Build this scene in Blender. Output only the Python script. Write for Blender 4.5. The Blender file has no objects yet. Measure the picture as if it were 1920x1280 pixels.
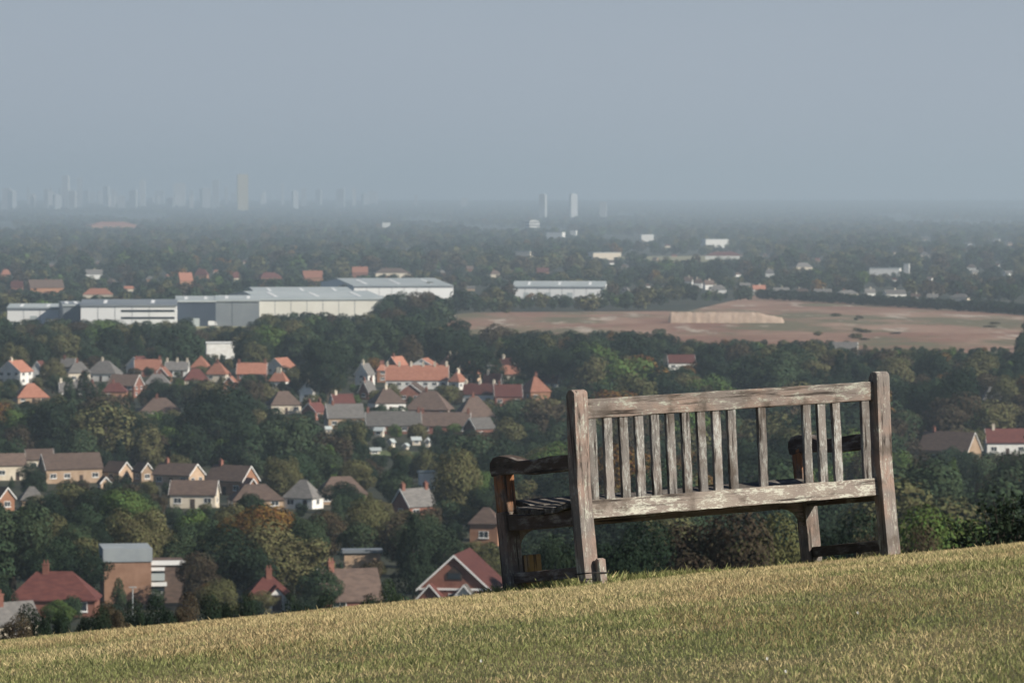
import bpy, bmesh, math, random
import numpy as np
from mathutils import Vector, Matrix
R = math.radians
random.seed(7); RNG = np.random.default_rng(11)
SC = bpy.context.scene
COL = SC.collection
# ------------------------------------------------------------------ camera (eye is the world origin, looking along +Y)
F, CX, CY, HOR = 8200.0, 960.0, 640.0, 375.0       # focal length and frame of the photograph in its own pixels
PITCH = math.atan((CY - HOR) / F)
cam = bpy.data.cameras.new('camera'); cam_o = bpy.data.objects.new('camera', cam); COL.objects.link(cam_o)
cam.sensor_width = 36; cam.lens = F / 1920 * 36; cam.clip_start = .5; cam.clip_end = 120000
cam_o.rotation_euler = (math.pi / 2 - PITCH, 0, 0)
cam.dof.use_dof = True; cam.dof.focus_distance = 20.3; cam.dof.aperture_fstop = 15
SC.camera = cam_o
# ------------------------------------------------------------------ sky, sun, exposure
SUN_EL, SUN_DIR = R(33), Vector((.885, -.465, 0)).normalized()      # horizontal direction towards the sun
w = bpy.data.worlds.new('World'); SC.world = w; w.use_nodes = True
nt = w.node_tree; nt.nodes.clear()
sky = nt.nodes.new('ShaderNodeTexSky'); sky.sky_type = 'NISHITA'; sky.sun_disc = False
sky.sun_elevation = SUN_EL; sky.sun_rotation = math.atan2(SUN_DIR.x, SUN_DIR.y)
sky.air_density = .8; sky.dust_density = .7; sky.ozone_density = 4.0
bg = nt.nodes.new('ShaderNodeBackground'); bg.inputs[1].default_value = .055
out = nt.nodes.new('ShaderNodeOutputWorld')
# a low layer of grey-blue haze all round the horizon, thinning upwards
tc = nt.nodes.new('ShaderNodeTexCoord'); sp = nt.nodes.new('ShaderNodeSeparateXYZ'); nt.links.new(tc.outputs['Generated'], sp.inputs[0])
mr = nt.nodes.new('ShaderNodeMapRange'); mr.interpolation_type = 'SMOOTHSTEP'; nt.links.new(sp.outputs[2], mr.inputs[0])
for i_, v_ in ((1, .02), (2, .15), (3, .9), (4, 0.0)): mr.inputs[i_].default_value = v_
mxw = nt.nodes.new('ShaderNodeMix'); mxw.data_type = 'RGBA'; nt.links.new(mr.outputs[0], mxw.inputs[0])
nt.links.new(sky.outputs[0], mxw.inputs[6])
nzw = nt.nodes.new('ShaderNodeTexNoise'); nzw.inputs['Scale'].default_value = 9; nzw.inputs['Detail'].default_value = 3; nt.links.new(tc.outputs['Generated'], nzw.inputs['Vector'])   # faint unevenness of the haze
mvw = nt.nodes.new('ShaderNodeMix'); mvw.data_type = 'RGBA'; nt.links.new(nzw.outputs[0], mvw.inputs[0]); mvw.inputs[6].default_value = (5.55, 6.2, 7.4, 1); mvw.inputs[7].default_value = (6.2, 6.95, 8.1, 1)
nt.links.new(mvw.outputs[2], mxw.inputs[7])
nt.links.new(mxw.outputs[2], bg.inputs[0]); nt.links.new(bg.outputs[0], out.inputs[0])
sun = bpy.data.lights.new('sun', 'SUN'); sun.energy = 5.0; sun.angle = R(.6); sun.color = (1, .93, .82)
sun_o = bpy.data.objects.new('sun', sun); COL.objects.link(sun_o)
sdir = Vector((SUN_DIR.x * math.cos(SUN_EL), SUN_DIR.y * math.cos(SUN_EL), math.sin(SUN_EL)))
sun_o.rotation_euler = (-sdir).to_track_quat('-Z', 'Y').to_euler()
SC.view_settings.view_transform = 'Standard'; SC.view_settings.look = 'None'
SC.view_settings.exposure = 0.3; SC.view_settings.gamma = 1; SC.view_settings.use_curve_mapping = False
SC.render.engine = 'CYCLES'
SC.cycles.use_denoising = True; SC.cycles.volume_bounces = 1
SC.cycles.max_bounces = 5; SC.cycles.diffuse_bounces = 2; SC.cycles.glossy_bounces = 2; SC.cycles.transparent_max_bounces = 8
SC.cycles.sample_clamp_indirect = 4

# ------------------------------------------------------------------ helpers
def tag(o, label=None, cat=None, group=None, kind=None):
    if label: o['label'] = label
    if cat: o['category'] = cat
    if group: o['group'] = group
    if kind: o['kind'] = kind
    return o
def link(name, data, parent=None):
    o = bpy.data.objects.new(name, data); COL.objects.link(o)
    if parent is not None: o.parent = parent
    return o
def empty(name, loc, rz=0.0):
    o = link(name, None); o.location = loc; o.rotation_euler = (0, 0, rz); o.empty_display_size = .5
    return o
def mesh_py(name, verts, faces, mats=(), smooth=False, fm=None):
    m = bpy.data.meshes.new(name); m.from_pydata([tuple(map(float, v)) for v in verts], [], faces)
    for x in mats: m.materials.append(x)
    if fm: m.polygons.foreach_set('material_index', fm)
    if smooth: m.polygons.foreach_set('use_smooth', [True] * len(m.polygons))
    m.update(); return m
def mesh_np(name, V, nper, mats=(), fm=None):
    """V: (n*nper,3) with consecutive groups of nper vertices forming one face each"""
    n = len(V) // nper
    m = bpy.data.meshes.new(name); m.vertices.add(len(V)); m.vertices.foreach_set('co', np.asarray(V, np.float32).ravel())
    m.loops.add(len(V)); m.loops.foreach_set('vertex_index', np.arange(len(V), dtype=np.int32))
    m.polygons.add(n); m.polygons.foreach_set('loop_start', np.arange(0, len(V), nper, dtype=np.int32))
    for x in mats: m.materials.append(x)
    if fm is not None: m.polygons.foreach_set('material_index', np.asarray(fm, np.int32))
    m.update(calc_edges=True); return m
class MB:
    def __init__(s): s.v = []; s.f = []; s.m = []
    def poly(s, pts, mi=0):
        b = len(s.v); s.v += [tuple(p) for p in pts]; s.f.append(tuple(range(b, b + len(pts)))); s.m.append(mi)
    def hexa(s, p, mi=0):          # p: 4 bottom (ccw) + 4 top
        b = len(s.v); s.v += [tuple(x) for x in p]
        for q in ((3, 2, 1, 0), (4, 5, 6, 7), (0, 1, 5, 4), (1, 2, 6, 5), (2, 3, 7, 6), (3, 0, 4, 7)):
            s.f.append(tuple(b + i for i in q)); s.m.append(mi)
    def box(s, x0, x1, y0, y1, z0, z1, mi=0):
        s.hexa([(x0, y0, z0), (x1, y0, z0), (x1, y1, z0), (x0, y1, z0), (x0, y0, z1), (x1, y0, z1), (x1, y1, z1), (x0, y1, z1)], mi)
    def prism(s, prof, x0, x1, mi=0):   # prof: (y,z) polygon, extruded along x
        n = len(prof); b = len(s.v)
        s.v += [(x0, y, z) for y, z in prof] + [(x1, y, z) for y, z in prof]
        s.f.append(tuple(b + i for i in range(n))); s.m.append(mi)
        s.f.append(tuple(b + n + i for i in reversed(range(n)))); s.m.append(mi)
        for i in range(n):
            j = (i + 1) % n; s.f.append((b + j, b + i, b + n + i, b + n + j)); s.m.append(mi)
    def tube(s, pts, rads, k=8, mi=0):
        rings = []
        for i, (p, r) in enumerate(zip(pts, rads)):
            p = Vector(p); d = (Vector(pts[min(i + 1, len(pts) - 1)]) - Vector(pts[max(i - 1, 0)])).normalized()
            a = d.orthogonal().normalized(); c = d.cross(a); ring = []
            for q in range(k):
                t = 2 * math.pi * q / k; ring.append(len(s.v)); s.v.append(tuple(p + r * (math.cos(t) * a + math.sin(t) * c)))
            rings.append(ring)
        for A, B in zip(rings, rings[1:]):
            for q in range(k): s.f.append((A[q], A[(q + 1) % k], B[(q + 1) % k], B[q])); s.m.append(mi)
        s.f.append(tuple(rings[-1])); s.m.append(mi); s.f.append(tuple(reversed(rings[0]))); s.m.append(mi)
    def mesh(s, name, mats, smooth=False):
        m = mesh_py(name, s.v, s.f, mats, smooth, s.m)
        bm = bmesh.new(); bm.from_mesh(m); bmesh.ops.recalc_face_normals(bm, faces=bm.faces); bm.to_mesh(m); bm.free(); return m
    def build(s, name, mats, parent=None, smooth=False):
        if not isinstance(mats, (list, tuple)): mats = [mats]
        return link(name, s.mesh(name, mats, smooth), parent)

# ------------------------------------------------------------------ materials
def mat(name):
    m = bpy.data.materials.new(name); m.use_nodes = True; t = m.node_tree; b = t.nodes['Principled BSDF']
    b.inputs['Roughness'].default_value = .8; b.inputs['Specular IOR Level'].default_value = .25
    return m, t, b
def N(t, typ, **kw):
    n = t.nodes.new(typ)
    for k, v in kw.items():
        if k in n.inputs: n.inputs[k].default_value = v
        else: setattr(n, k, v)
    return n
def mixc(t, fac, a, b, blend='MIX'):
    n = t.nodes.new('ShaderNodeMix'); n.data_type = 'RGBA'; n.blend_type = blend
    for i, x in ((0, fac), (6, a), (7, b)):
        if hasattr(x, 'default_value') and hasattr(x, 'links'): t.links.new(x, n.inputs[i])
        else: n.inputs[i].default_value = (*x, 1) if isinstance(x, tuple) else x
    return n.outputs[2]
def ramp(t, x, lo, hi):
    n = t.nodes.new('ShaderNodeMapRange'); n.interpolation_type = 'SMOOTHSTEP'; t.links.new(x, n.inputs[0])
    n.inputs[1].default_value = lo; n.inputs[2].default_value = hi; return n.outputs[0]
def noise(t, scale, detail=4, rough=.55, vec=None, dim='3D'):
    n = t.nodes.new('ShaderNodeTexNoise'); n.inputs['Scale'].default_value = scale; n.inputs['Detail'].default_value = detail; n.inputs['Roughness'].default_value = rough
    if vec is not None: t.links.new(vec, n.inputs['Vector'])
    return n.outputs[0]
def coords(t, scale=(1, 1, 1), kind='Object'):
    tc = t.nodes.new('ShaderNodeTexCoord'); mp = t.nodes.new('ShaderNodeMapping'); mp.inputs['Scale'].default_value = scale
    t.links.new(tc.outputs[kind], mp.inputs[0]); return mp.outputs[0]
def bump(t, b, h, strength=.5, dist=.01):
    n = t.nodes.new('ShaderNodeBump'); n.inputs['Strength'].default_value = strength; n.inputs['Distance'].default_value = dist
    t.links.new(h, n.inputs['Height']); t.links.new(n.outputs[0], b.inputs['Normal'])
def two(name, a, b_, scale=1.0, stretch=(1, 1, 1), rough=.85, vary=.25, lo=.35, hi=.65):
    """weathered surface: two colours mottled by noise, brightness varied from object to object"""
    m, t, b = mat(name); v = coords(t, stretch)
    c = mixc(t, ramp(t, noise(t, scale, 5, .6, v), lo, hi), a, b_)
    oi = t.nodes.new('ShaderNodeObjectInfo'); mr = N(t, 'ShaderNodeMapRange'); t.links.new(oi.outputs['Random'], mr.inputs[0])
    mr.inputs[3].default_value = 1 - vary; mr.inputs[4].default_value = 1 + vary
    h = t.nodes.new('ShaderNodeHueSaturation'); t.links.new(mr.outputs[0], h.inputs['Value']); t.links.new(c, h.inputs['Color'])
    t.links.new(h.outputs[0], b.inputs['Base Color']); b.inputs['Roughness'].default_value = rough
    return m
def wood(name, axis, a, b_, flake, lichen=(.40, .40, .33), hues=.2):
    m, t, b = mat(name); s = [45, 45, 45]; s[axis] = 2.2
    g = noise(t, 1.0, 6, .65, coords(t, tuple(s))); s2 = [26, 26, 26]; s2[axis] = 8
    p = noise(t, 1.0, 5, .65, coords(t, tuple(s2))); q = noise(t, 3.1, 3, .5, coords(t, (1.3, 1.1, 1.7)))
    s3 = [130, 130, 130]; s3[axis] = 40
    fl = noise(t, 1.0, 4, .7, coords(t, tuple(s3)))
    c = mixc(t, ramp(t, q, .38, .62), a, b_)
    c = mixc(t, ramp(t, p, .45, .75), c, (.30, .27, .24))
    mth = t.nodes.new('ShaderNodeMath'); mth.operation = 'ADD'; t.links.new(fl, mth.inputs[0]); t.links.new(p, mth.inputs[1])
    c = mixc(t, ramp(t, mth.outputs[0], flake, flake + .12), c, lichen)
    c = mixc(t, ramp(t, g, .49, .33), c, (.035, .028, .024))
    st = noise(t, 7.3, 4, .6, coords(t, (1, 1, 1)))
    c = mixc(t, ramp(t, st, .50, .72), c, (.105, .085, .07))
    oi = t.nodes.new('ShaderNodeObjectInfo'); mr = N(t, 'ShaderNodeMapRange'); t.links.new(oi.outputs['Random'], mr.inputs[0])
    mr.inputs[3].default_value = 1 - hues; mr.inputs[4].default_value = 1 + hues
    h = t.nodes.new('ShaderNodeHueSaturation'); t.links.new(mr.outputs[0], h.inputs['Value']); t.links.new(c, h.inputs['Color'])
    t.links.new(h.outputs[0], b.inputs['Base Color']); b.inputs['Roughness'].default_value = .9
    ad = t.nodes.new('ShaderNodeMath'); ad.operation = 'ADD'; t.links.new(g, ad.inputs[0]); t.links.new(fl, ad.inputs[1])
    bump(t, b, ad.outputs[0], .9, .004)
    return m
def leaf(name, a, b_, trans=.12):
    m, t, b = mat(name); t.nodes.remove(b); o = t.nodes['Material Output']
    ge = t.nodes.new('ShaderNodeNewGeometry'); oi = t.nodes.new('ShaderNodeObjectInfo')
    c = mixc(t, oi.outputs['Random'], a, b_)
    mr = N(t, 'ShaderNodeMapRange'); t.links.new(ge.outputs['Random Per Island'], mr.inputs[0]); mr.inputs[3].default_value = .7; mr.inputs[4].default_value = 1.5
    mr2 = N(t, 'ShaderNodeMapRange'); t.links.new(ge.outputs['Random Per Island'], mr2.inputs[0]); mr2.inputs[3].default_value = .47; mr2.inputs[4].default_value = .525
    h = t.nodes.new('ShaderNodeHueSaturation'); t.links.new(mr.outputs[0], h.inputs['Value']); t.links.new(mr2.outputs[0], h.inputs['Hue']); t.links.new(c, h.inputs['Color'])
    d = t.nodes.new('ShaderNodeBsdfDiffuse'); tr = t.nodes.new('ShaderNodeBsdfTranslucent'); mx = t.nodes.new('ShaderNodeMixShader'); mx.inputs[0].default_value = trans
    t.links.new(h.outputs[0], d.inputs[0]); t.links.new(h.outputs[0], tr.inputs[0]); t.links.new(d.outputs[0], mx.inputs[1]); t.links.new(tr.outputs[0], mx.inputs[2])
    t.links.new(mx.outputs[0], o.inputs[0]); return m
M = {}
M['brick_red'] = two('brick_red', (.18, .075, .055), (.24, .11, .08), .6)
M['brick_orange'] = two('brick_orange', (.27, .135, .08), (.34, .185, .115), .6)
M['brick_buff'] = two('brick_buff', (.38, .265, .175), (.46, .335, .235), .6)
M['render_white'] = two('render_white', (.70, .68, .63), (.80, .79, .75), .5, vary=.1)
M['render_cream'] = two('render_cream', (.60, .52, .40), (.70, .62, .50), .5, vary=.12)
M['roof_orange'] = two('roof_orange', (.25, .105, .07), (.33, .155, .105), .9, (1, 1, 3))
M['roof_red'] = two('roof_red', (.085, .030, .027), (.12, .044, .036), .9, (1, 1, 3))
M['roof_brown'] = two('roof_brown', (.085, .060, .050), (.125, .088, .07), .9, (1, 1, 3))
M['roof_grey'] = two('roof_grey', (.11, .105, .10), (.165, .155, .145), .9, (1, 1, 3))
M['brick_dull'] = two('brick_dull', (.20, .115, .075), (.26, .155, .105), .6)
M['fascia_grey'] = two('fascia_grey', (.25, .28, .30), (.30, .33, .34), .3)
M['metal_pale'] = two('metal_pale', (.36, .40, .40), (.42, .455, .45), .05, rough=.6, vary=.1)
M['metal_white'] = two('metal_white', (.76, .76, .74), (.82, .82, .80), .05, rough=.55, vary=.05)
M['metal_cream'] = two('metal_cream', (.62, .60, .52), (.70, .68, .60), .05, rough=.55, vary=.05)
M['metal_navy'] = two('metal_navy', (.035, .05, .075), (.05, .065, .09), .05, rough=.5, vary=.05)
M['metal_grey'] = two('metal_grey', (.17, .19, .21), (.22, .24, .25), .05, rough=.5, vary=.05)
M['concrete'] = two('concrete', (.42, .41, .40), (.52, .51, .50), .4)
M['concrete_pale'] = two('concrete_pale', (.48, .49, .49), (.54, .55, .55), .2)
M['concrete_hazed'] = two('concrete_hazed', (.30, .32, .34), (.38, .39, .40), .2)  # skyline concrete greyed to match the haze: haze put into the colour
M['concrete_gold'] = two('concrete_gold', (.44, .35, .17), (.50, .41, .23), .2)
M['timber_white'] = two('timber_white', (.76, .75, .72), (.82, .81, .78), 1, vary=.04)
M['timber_dark'] = two('timber_dark', (.05, .035, .03), (.08, .055, .045), 2)
M['bark'] = two('bark', (.05, .04, .03), (.09, .075, .06), 3, (1, 1, .3))
M['wire'] = two('wire', (.02, .02, .02), (.035, .03, .03), 40)
M['rubber'] = two('rubber', (.015, .015, .015), (.025, .025, .025), 5)
m, t, b = mat('glass'); b.inputs['Base Color'].default_value = (.03, .04, .05, 1); b.inputs['Roughness'].default_value = .15; b.inputs['Specular IOR Level'].default_value = .5; M['glass'] = m
M['wood_x'] = wood('weathered_rail', 0, (.205, .175, .155), (.315, .23, .185), 1.07)
M['wood_x_flaked'] = wood('flaked_rail', 0, (.21, .175, .15), (.25, .215, .18), 1.0, (.43, .42, .35))
M['wood_seat'] = wood('shaded_seat_timber', 0, (.075, .066, .056), (.11, .095, .08), 1.1, (.30, .29, .25))  # seat slats: their near-black shade is put into the timber colour
M['wood_z'] = wood('weathered_post', 2, (.175, .155, .14), (.26, .185, .15), 1.08)
M['wood_slat'] = wood('weathered_slat', 2, (.175, .165, .155), (.225, .20, .18), 1.03, (.36, .36, .33), .2)
M['wood_y'] = wood('weathered_shaded_arm', 1, (.075, .055, .045), (.10, .072, .058), 1.16, (.26, .25, .21))  # arms, side rails, stretchers: shade is put into this darker colour
M['wood_orange'] = wood('bare_orange_timber', 2, (.27, .115, .055), (.33, .15, .07), 1.2, (.4, .3, .2))
M['wood_tan'] = wood('tan_timber', 2, (.28, .17, .06), (.33, .21, .09), 1.25, (.4, .3, .2))
LEAF = {
 'dark': leaf('leaf_dark', (.015, .026, .016), (.024, .036, .021)),
 'mid': leaf('leaf_mid', (.030, .049, .027), (.045, .063, .034)),
 'olive': leaf('leaf_olive', (.085, .086, .038), (.11, .102, .050)),
 'brown': leaf('leaf_brown', (.050, .040, .028), (.066, .052, .033)),
 'orange': leaf('leaf_orange', (.12, .062, .022), (.15, .09, .03)),
 'bright': leaf('leaf_bright', (.065, .10, .03), (.085, .125, .04)),
}

# ------------------------------------------------------------------ terrain
def sst(a, b, x):
    u = np.clip((np.asarray(x, float) - a) / (b - a), 0, 1); return u * u * (3 - 2 * u)
_y = np.arange(-80, 23.01, .05); _s = -(.008 + .1 * sst(12.5, 23, _y)); _s[_y < 3] = -.008 * np.clip((_y[_y < 3] + 12) / 15, -1, 1)
_z = np.concatenate([[0], np.cumsum((_s[1:] + _s[:-1]) / 2 * .05)]); _z += -1.805 - np.interp(20, _y, _z)
_py = [(1150, 560), (1090, 620), (1000, 800), (900, 1100), (800, 1370), (700, 1650), (650, 2000), (600, 2500), (530, 3900), (480, 6000), (440, 9800), (400, 20000), (380, 29000), (376.8, 36000)]
_far = [(float(_y[-1]), float(_z[-1])), (60, -6.2), (100, -11.3), (200, -22.5), (400, -42.0)] + [(d, -d * math.tan(math.atan((p - CY) / F) + PITCH)) for p, d in _py]
_lr = np.log([a for a, _ in _far]); _t = np.array([-z / r for r, z in _far])
_fx = np.linspace(_lr[0], _lr[-1], 3000); _fy = np.interp(_fx, _lr, _t)
_k = np.exp(-.5 * (np.arange(-60, 61) / 22.) ** 2); _k /= _k.sum(); _fs = np.convolve(np.pad(_fy, 60, 'edge'), _k, 'valid')
_w = sst(.1, .5, _fx - _lr[0]); _fy = _fy * (1 - _w) + _fs * _w
def prof(u):
    u = np.asarray(u, float); near = np.interp(u, _y, _z)
    far = -u * np.interp(np.log(np.maximum(u, 1)), _fx, _fy)
    return np.where(u < 23, near, far)
def zt(x, y):
    x = np.asarray(x, float); y = np.asarray(y, float); r = np.hypot(x, y); k = sst(30, 100, r)
    u = y * (1 - k) + r * k
    return prof(u) + .095 * np.clip(x, -40, 40) * (1 - sst(30, 160, r))
_rg = np.geomspace(110, 35500, 6000); _tg = -prof(_rg) / _rg
def dist_of(py):                                   # pixel row of a foot on the ground -> distance
    t = math.tan(math.atan((py - CY) / F) + PITCH)
    return float(np.interp(-t, -_tg, _rg))
def foot(px, py, d=None):
    d = d or dist_of(py); az = math.atan((px - CX) / F); x, y = d * math.sin(az), d * math.cos(az)
    return Vector((x, y, float(zt(x, y)))), d
def row_of(z, d): return CY + F * math.tan(math.atan(-z / d) - PITCH)

rs = np.concatenate([np.arange(.6, 12, 1.2), np.arange(12, 30, .25), np.arange(30, 110, 3), np.geomspace(110, 35500, 260)])
azs = np.radians(np.unique(np.round(np.concatenate([np.arange(-180, -15, 5), np.arange(-15, 15.01, .25), np.arange(20, 180, 5)]), 3)))
nr, na = len(rs), len(azs)
X = rs[:, None] * np.sin(azs)[None]; Y = rs[:, None] * np.cos(azs)[None]; Z = zt(X, Y)
V = np.concatenate([np.stack([X, Y, Z], -1).reshape(-1, 3), [[0, 0, float(zt(0, 0))]]])
fc, fmi = [], []
for i in range(nr - 1):
    for j in range(na):
        k = (j + 1) % na; fc.append((i * na + j, i * na + k, (i + 1) * na + k, (i + 1) * na + j)); fmi.append(0 if rs[i] < 90 else 1)
for j in range(na): fc.append((nr * na, (j + 1) % na, j)); fmi.append(0)
m, t, b = mat('turf'); v = coords(t, (1, .45, 1))
c = mixc(t, ramp(t, noise(t, 1.1, 5, .6, v), .40, .60), (.13, .145, .055), (.27, .22, .11))
c = mixc(t, ramp(t, noise(t, 60, 3, .6, coords(t)), .35, .7), c, (.12, .105, .05))
t.links.new(c, b.inputs['Base Color']); bump(t, b, noise(t, 45, 4, .7, coords(t)), 1, .03); M['turf'] = m
m, t, b = mat('valley_floor')
c = mixc(t, ramp(t, noise(t, .012, 5, .6, coords(t)), .4, .6), (.020, .027, .014), (.045, .046, .026))
c = mixc(t, ramp(t, noise(t, .05, 4, .6, coords(t)), .55, .75), c, (.10, .085, .06))
t.links.new(c, b.inputs['Base Color']); M['valley'] = m
terrain = link('ground', mesh_py('ground', V, fc, [M['turf'], M['valley']], True, fmi)); tag(terrain, kind='structure')
def draped(name, poly, m, lift=.3, step=18):
    """sheet laid on the ground inside a polygon given in photograph pixels"""
    P = np.array(poly, float); y0, y1 = P[:, 1].min(), P[:, 1].max(); rows = []
    n = max(4, int((y1 - y0) / 3))
    for i in range(n + 1):
        y = y0 + .2 + (y1 - y0 - .4) * i / n; xs = []
        for a, c in zip(P, np.roll(P, -1, 0)):
            if (a[1] - y) * (c[1] - y) < 0: xs.append(a[0] + (c[0] - a[0]) * (y - a[1]) / (c[1] - a[1]))
        rows.append((y, min(xs), max(xs)))
    vs, fs = [], []
    K = 40
    for y, a, c in rows:
        for k in range(K + 1):
            p, d = foot(a + (c - a) * k / K, y); vs.append((p.x, p.y, p.z + lift))
    for i in range(n):
        for k in range(K): fs.append((i * (K + 1) + k, i * (K + 1) + k + 1, (i + 1) * (K + 1) + k + 1, (i + 1) * (K + 1) + k))
    o = link(name, mesh_py(name, vs, fs, [m], True)); tag(o, kind='structure')
    bm = bmesh.new(); bm.from_mesh(o.data); bmesh.ops.recalc_face_normals(bm, faces=bm.faces)
    if sum(f.normal.z for f in bm.faces) < 0: bmesh.ops.reverse_faces(bm, faces=bm.faces)
    bm.to_mesh(o.data); bm.free(); return o
m, t, b = mat('bare_earth')
c = mixc(t, ramp(t, noise(t, 1, 6, .65, coords(t, (.012, .006, .01))), .38, .62), (.215, .115, .075), (.31, .20, .14))
c = mixc(t, ramp(t, noise(t, 1, 5, .65, coords(t, (.016, .006, .01))), .46, .60), c, (.14, .12, .065))
c = mixc(t, ramp(t, noise(t, 1, 4, .6, coords(t, (.05, .009, .01))), .58, .66), c, (.40, .33, .26))
t.links.new(c, b.inputs['Base Color']); bump(t, b, noise(t, .05, 4, .6, coords(t)), 1, 3.0); M['earth'] = m
M['pale_grass'] = two('pale_grass', (.20, .19, .10), (.27, .25, .15), .02, vary=0)
draped('earth_field', [(815, 594), (900, 585), (1255, 592), (1420, 553), (1560, 560), (1930, 592), (2000, 600), (2000, 668), (1600, 655), (1250, 646), (960, 655), (850, 620)], M['earth'])
draped('pale_field', [(1150, 481), (1420, 479), (1400, 496), (1200, 497)], M['pale_grass'], .6)
draped('yard', [(250, 604), (490, 600), (480, 628), (260, 630)], M['pale_grass'], .3)

# ------------------------------------------------------------------ bench
BENCH_ROT = Matrix.Rotation(.5956, 4, 'Z') @ Matrix.Rotation(-.0253, 4, 'Y') @ Matrix.Rotation(-.1262, 4, 'X')
bench = empty('park_bench', (.3382, 19.9387, -1.7556)); bench.rotation_euler = BENCH_ROT.to_euler()
tag(bench, 'weathered wooden park bench with missing back slats on the grassy hilltop', 'bench')
BL, BD, BDF, BH, BW, BDD = 1.8524, .6136, .0759, .891, .0784, .0693
def timber(name, mb, m, parent=bench, bev=.004, jit=.0012, cuts=0, seed=0):
    me = mb.mesh(name, [m]); bm = bmesh.new(); bm.from_mesh(me); rr = random.Random(seed + len(bm.verts))
    bmesh.ops.remove_doubles(bm, verts=bm.verts, dist=1e-5)
    es = [e for e in bm.edges if len(e.link_faces) == 2 and e.calc_face_angle(0) > .6]
    bmesh.ops.bevel(bm, geom=es, offset=bev, segments=2, profile=.6, affect='EDGES', clamp_overlap=True)
    if cuts:
        le = max(e.calc_length() for e in bm.edges)
        bmesh.ops.subdivide_edges(bm, edges=[e for e in bm.edges if e.calc_length() > le * .6], cuts=cuts)
    for vv in bm.verts: vv.co += Vector((rr.uniform(-jit, jit), rr.uniform(-jit, jit), rr.uniform(-jit, jit)))
    bm.to_mesh(me); bm.free()
    return link(name, me, parent)
def rear_y(z): return -.003 * min(z, .45) / .45 + (0 if z < .45 else -.0445 * (z - .45) / .441)
def rear_post(x0, seed):
    pr = [(rear_y(z), z) for z in (-.03, .15, .30, .45, .60, .75, BH - .03)]
    yc = rear_y(BH) + BDD / 2
    for k in range(1, 8):
        a = math.pi - math.pi * k / 8; pr.append((yc + BDD / 2 * math.cos(a), BH - .03 + .032 * math.sin(a)))
    pr += [(rear_y(z) + BDD, z) for z in (BH - .03, .75, .60, .45, .30, .15, -.03)]
    mb = MB(); mb.prism(pr, x0, x0 + BW); return timber('rear_leg', mb, M['wood_z'], bev=.006, seed=seed)
rear_post(0, 1); rear_post(BL - BW, 2)
RY = .033                                          # rails sit this far in from the posts' rear faces
def rail(z0, z1, m, name, seed):
    ya, yb = rear_y(z0) + RY, rear_y(z1) + RY; mb = MB(); n = 14
    rr = random.Random(seed)
    for k in range(n):
        pass
    x0, x1 = BW - .01, BL - BW + .01; e = .0
    mb.hexa([(x0, ya, z0), (x1, ya, z0), (x1, ya + .034, z0), (x0, ya + .034, z0), (x0, yb, z1), (x1, yb, z1), (x1, yb + .034, z1), (x0, yb + .034, z1)])
    return timber(name, mb, m, cuts=24, jit=.0016, seed=seed)
rail(.757, .846, M['wood_x'], 'top_rail', 3)
rail(.300, .384, M['wood_x_flaked'], 'lower_rail', 4)
for k in range(19):
    if k in (10, 12, 13, 17): continue              # slats that have gone
    xa = BW + .022 + k * (BL - 2 * BW - .044 - .046) / 18; xb = xa + .046
    za, zb = .380, .760; ya, yb = rear_y(za) + RY + .007, rear_y(zb) + RY + .007; dx = random.uniform(-.002, .002)
    mb = MB(); mb.hexa([(xa + dx, ya, za), (xb + dx, ya, za), (xb + dx, ya + .02, za), (xa + dx, ya + .02, za), (xa, yb, zb), (xb, yb, zb), (xb, yb + .02, zb), (xa, yb + .02, zb)])
    timber('back_slat', mb, M['wood_slat'], bev=.003, cuts=8, seed=20 + k)
for s, x0 in ((0, 0.0), (1, BL - BW)):
    mb = MB(); mb.box(x0, x0 + BW, BD, BD + BDF, -.03, .375); timber('front_leg', mb, M['wood_z'], bev=.006, cuts=6, seed=40 + s)
    mb = MB(); mb.box(x0 + .003, x0 + BW - .003, BD + .003, BD + BDF - .003, .374, .575); timber('arm_support', mb, M['wood_orange'], bev=.006, cuts=4, seed=42 + s)
    # arm: scrolled front, dip, rise to the back post
    pr = [(rear_y(.6) + BDD - .01, .600), (.20, .606), (.36, .600), (.47, .604), (.55, .628), (.62, .640), (.68, .634), (.708, .612), (.714, .58), (.706, .548), (.67, .540), (.60, .548), (.50, .545), (.35, .530), (.20, .527), (rear_y(.55) + BDD - .01, .530)]
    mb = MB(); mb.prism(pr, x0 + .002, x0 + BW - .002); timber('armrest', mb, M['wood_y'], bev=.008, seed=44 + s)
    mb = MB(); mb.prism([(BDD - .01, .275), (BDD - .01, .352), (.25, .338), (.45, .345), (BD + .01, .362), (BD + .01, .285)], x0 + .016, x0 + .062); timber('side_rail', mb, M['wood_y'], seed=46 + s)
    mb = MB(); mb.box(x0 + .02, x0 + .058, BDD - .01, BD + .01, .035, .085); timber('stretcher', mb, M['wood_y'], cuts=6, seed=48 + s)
    # curved corner brace beneath the front rail
    sg = 1 if s == 0 else -1; xb = BW - .004 if s == 0 else BL - BW + .004
    pts = [(0, .285), (0, .165)] + [(.12 * (1 - math.cos(a)), .165 + .12 * math.sin(a)) for a in [math.pi / 2 * q / 7 for q in range(1, 8)]]
    mb = MB(); n0 = len(pts)
    mb.v = [(xb + sg * a, BD + .018, z) for a, z in pts] + [(xb + sg * a, BD + .052, z) for a, z in pts]
    mb.f = [tuple(range(n0)), tuple(reversed(range(n0, 2 * n0)))] + [(i, (i + 1) % n0, n0 + (i + 1) % n0, n0 + i) for i in range(n0)]; mb.m = [0] * len(mb.f)
    timber('corner_brace', mb, M['wood_x'], bev=.002, seed=50 + s)
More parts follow.
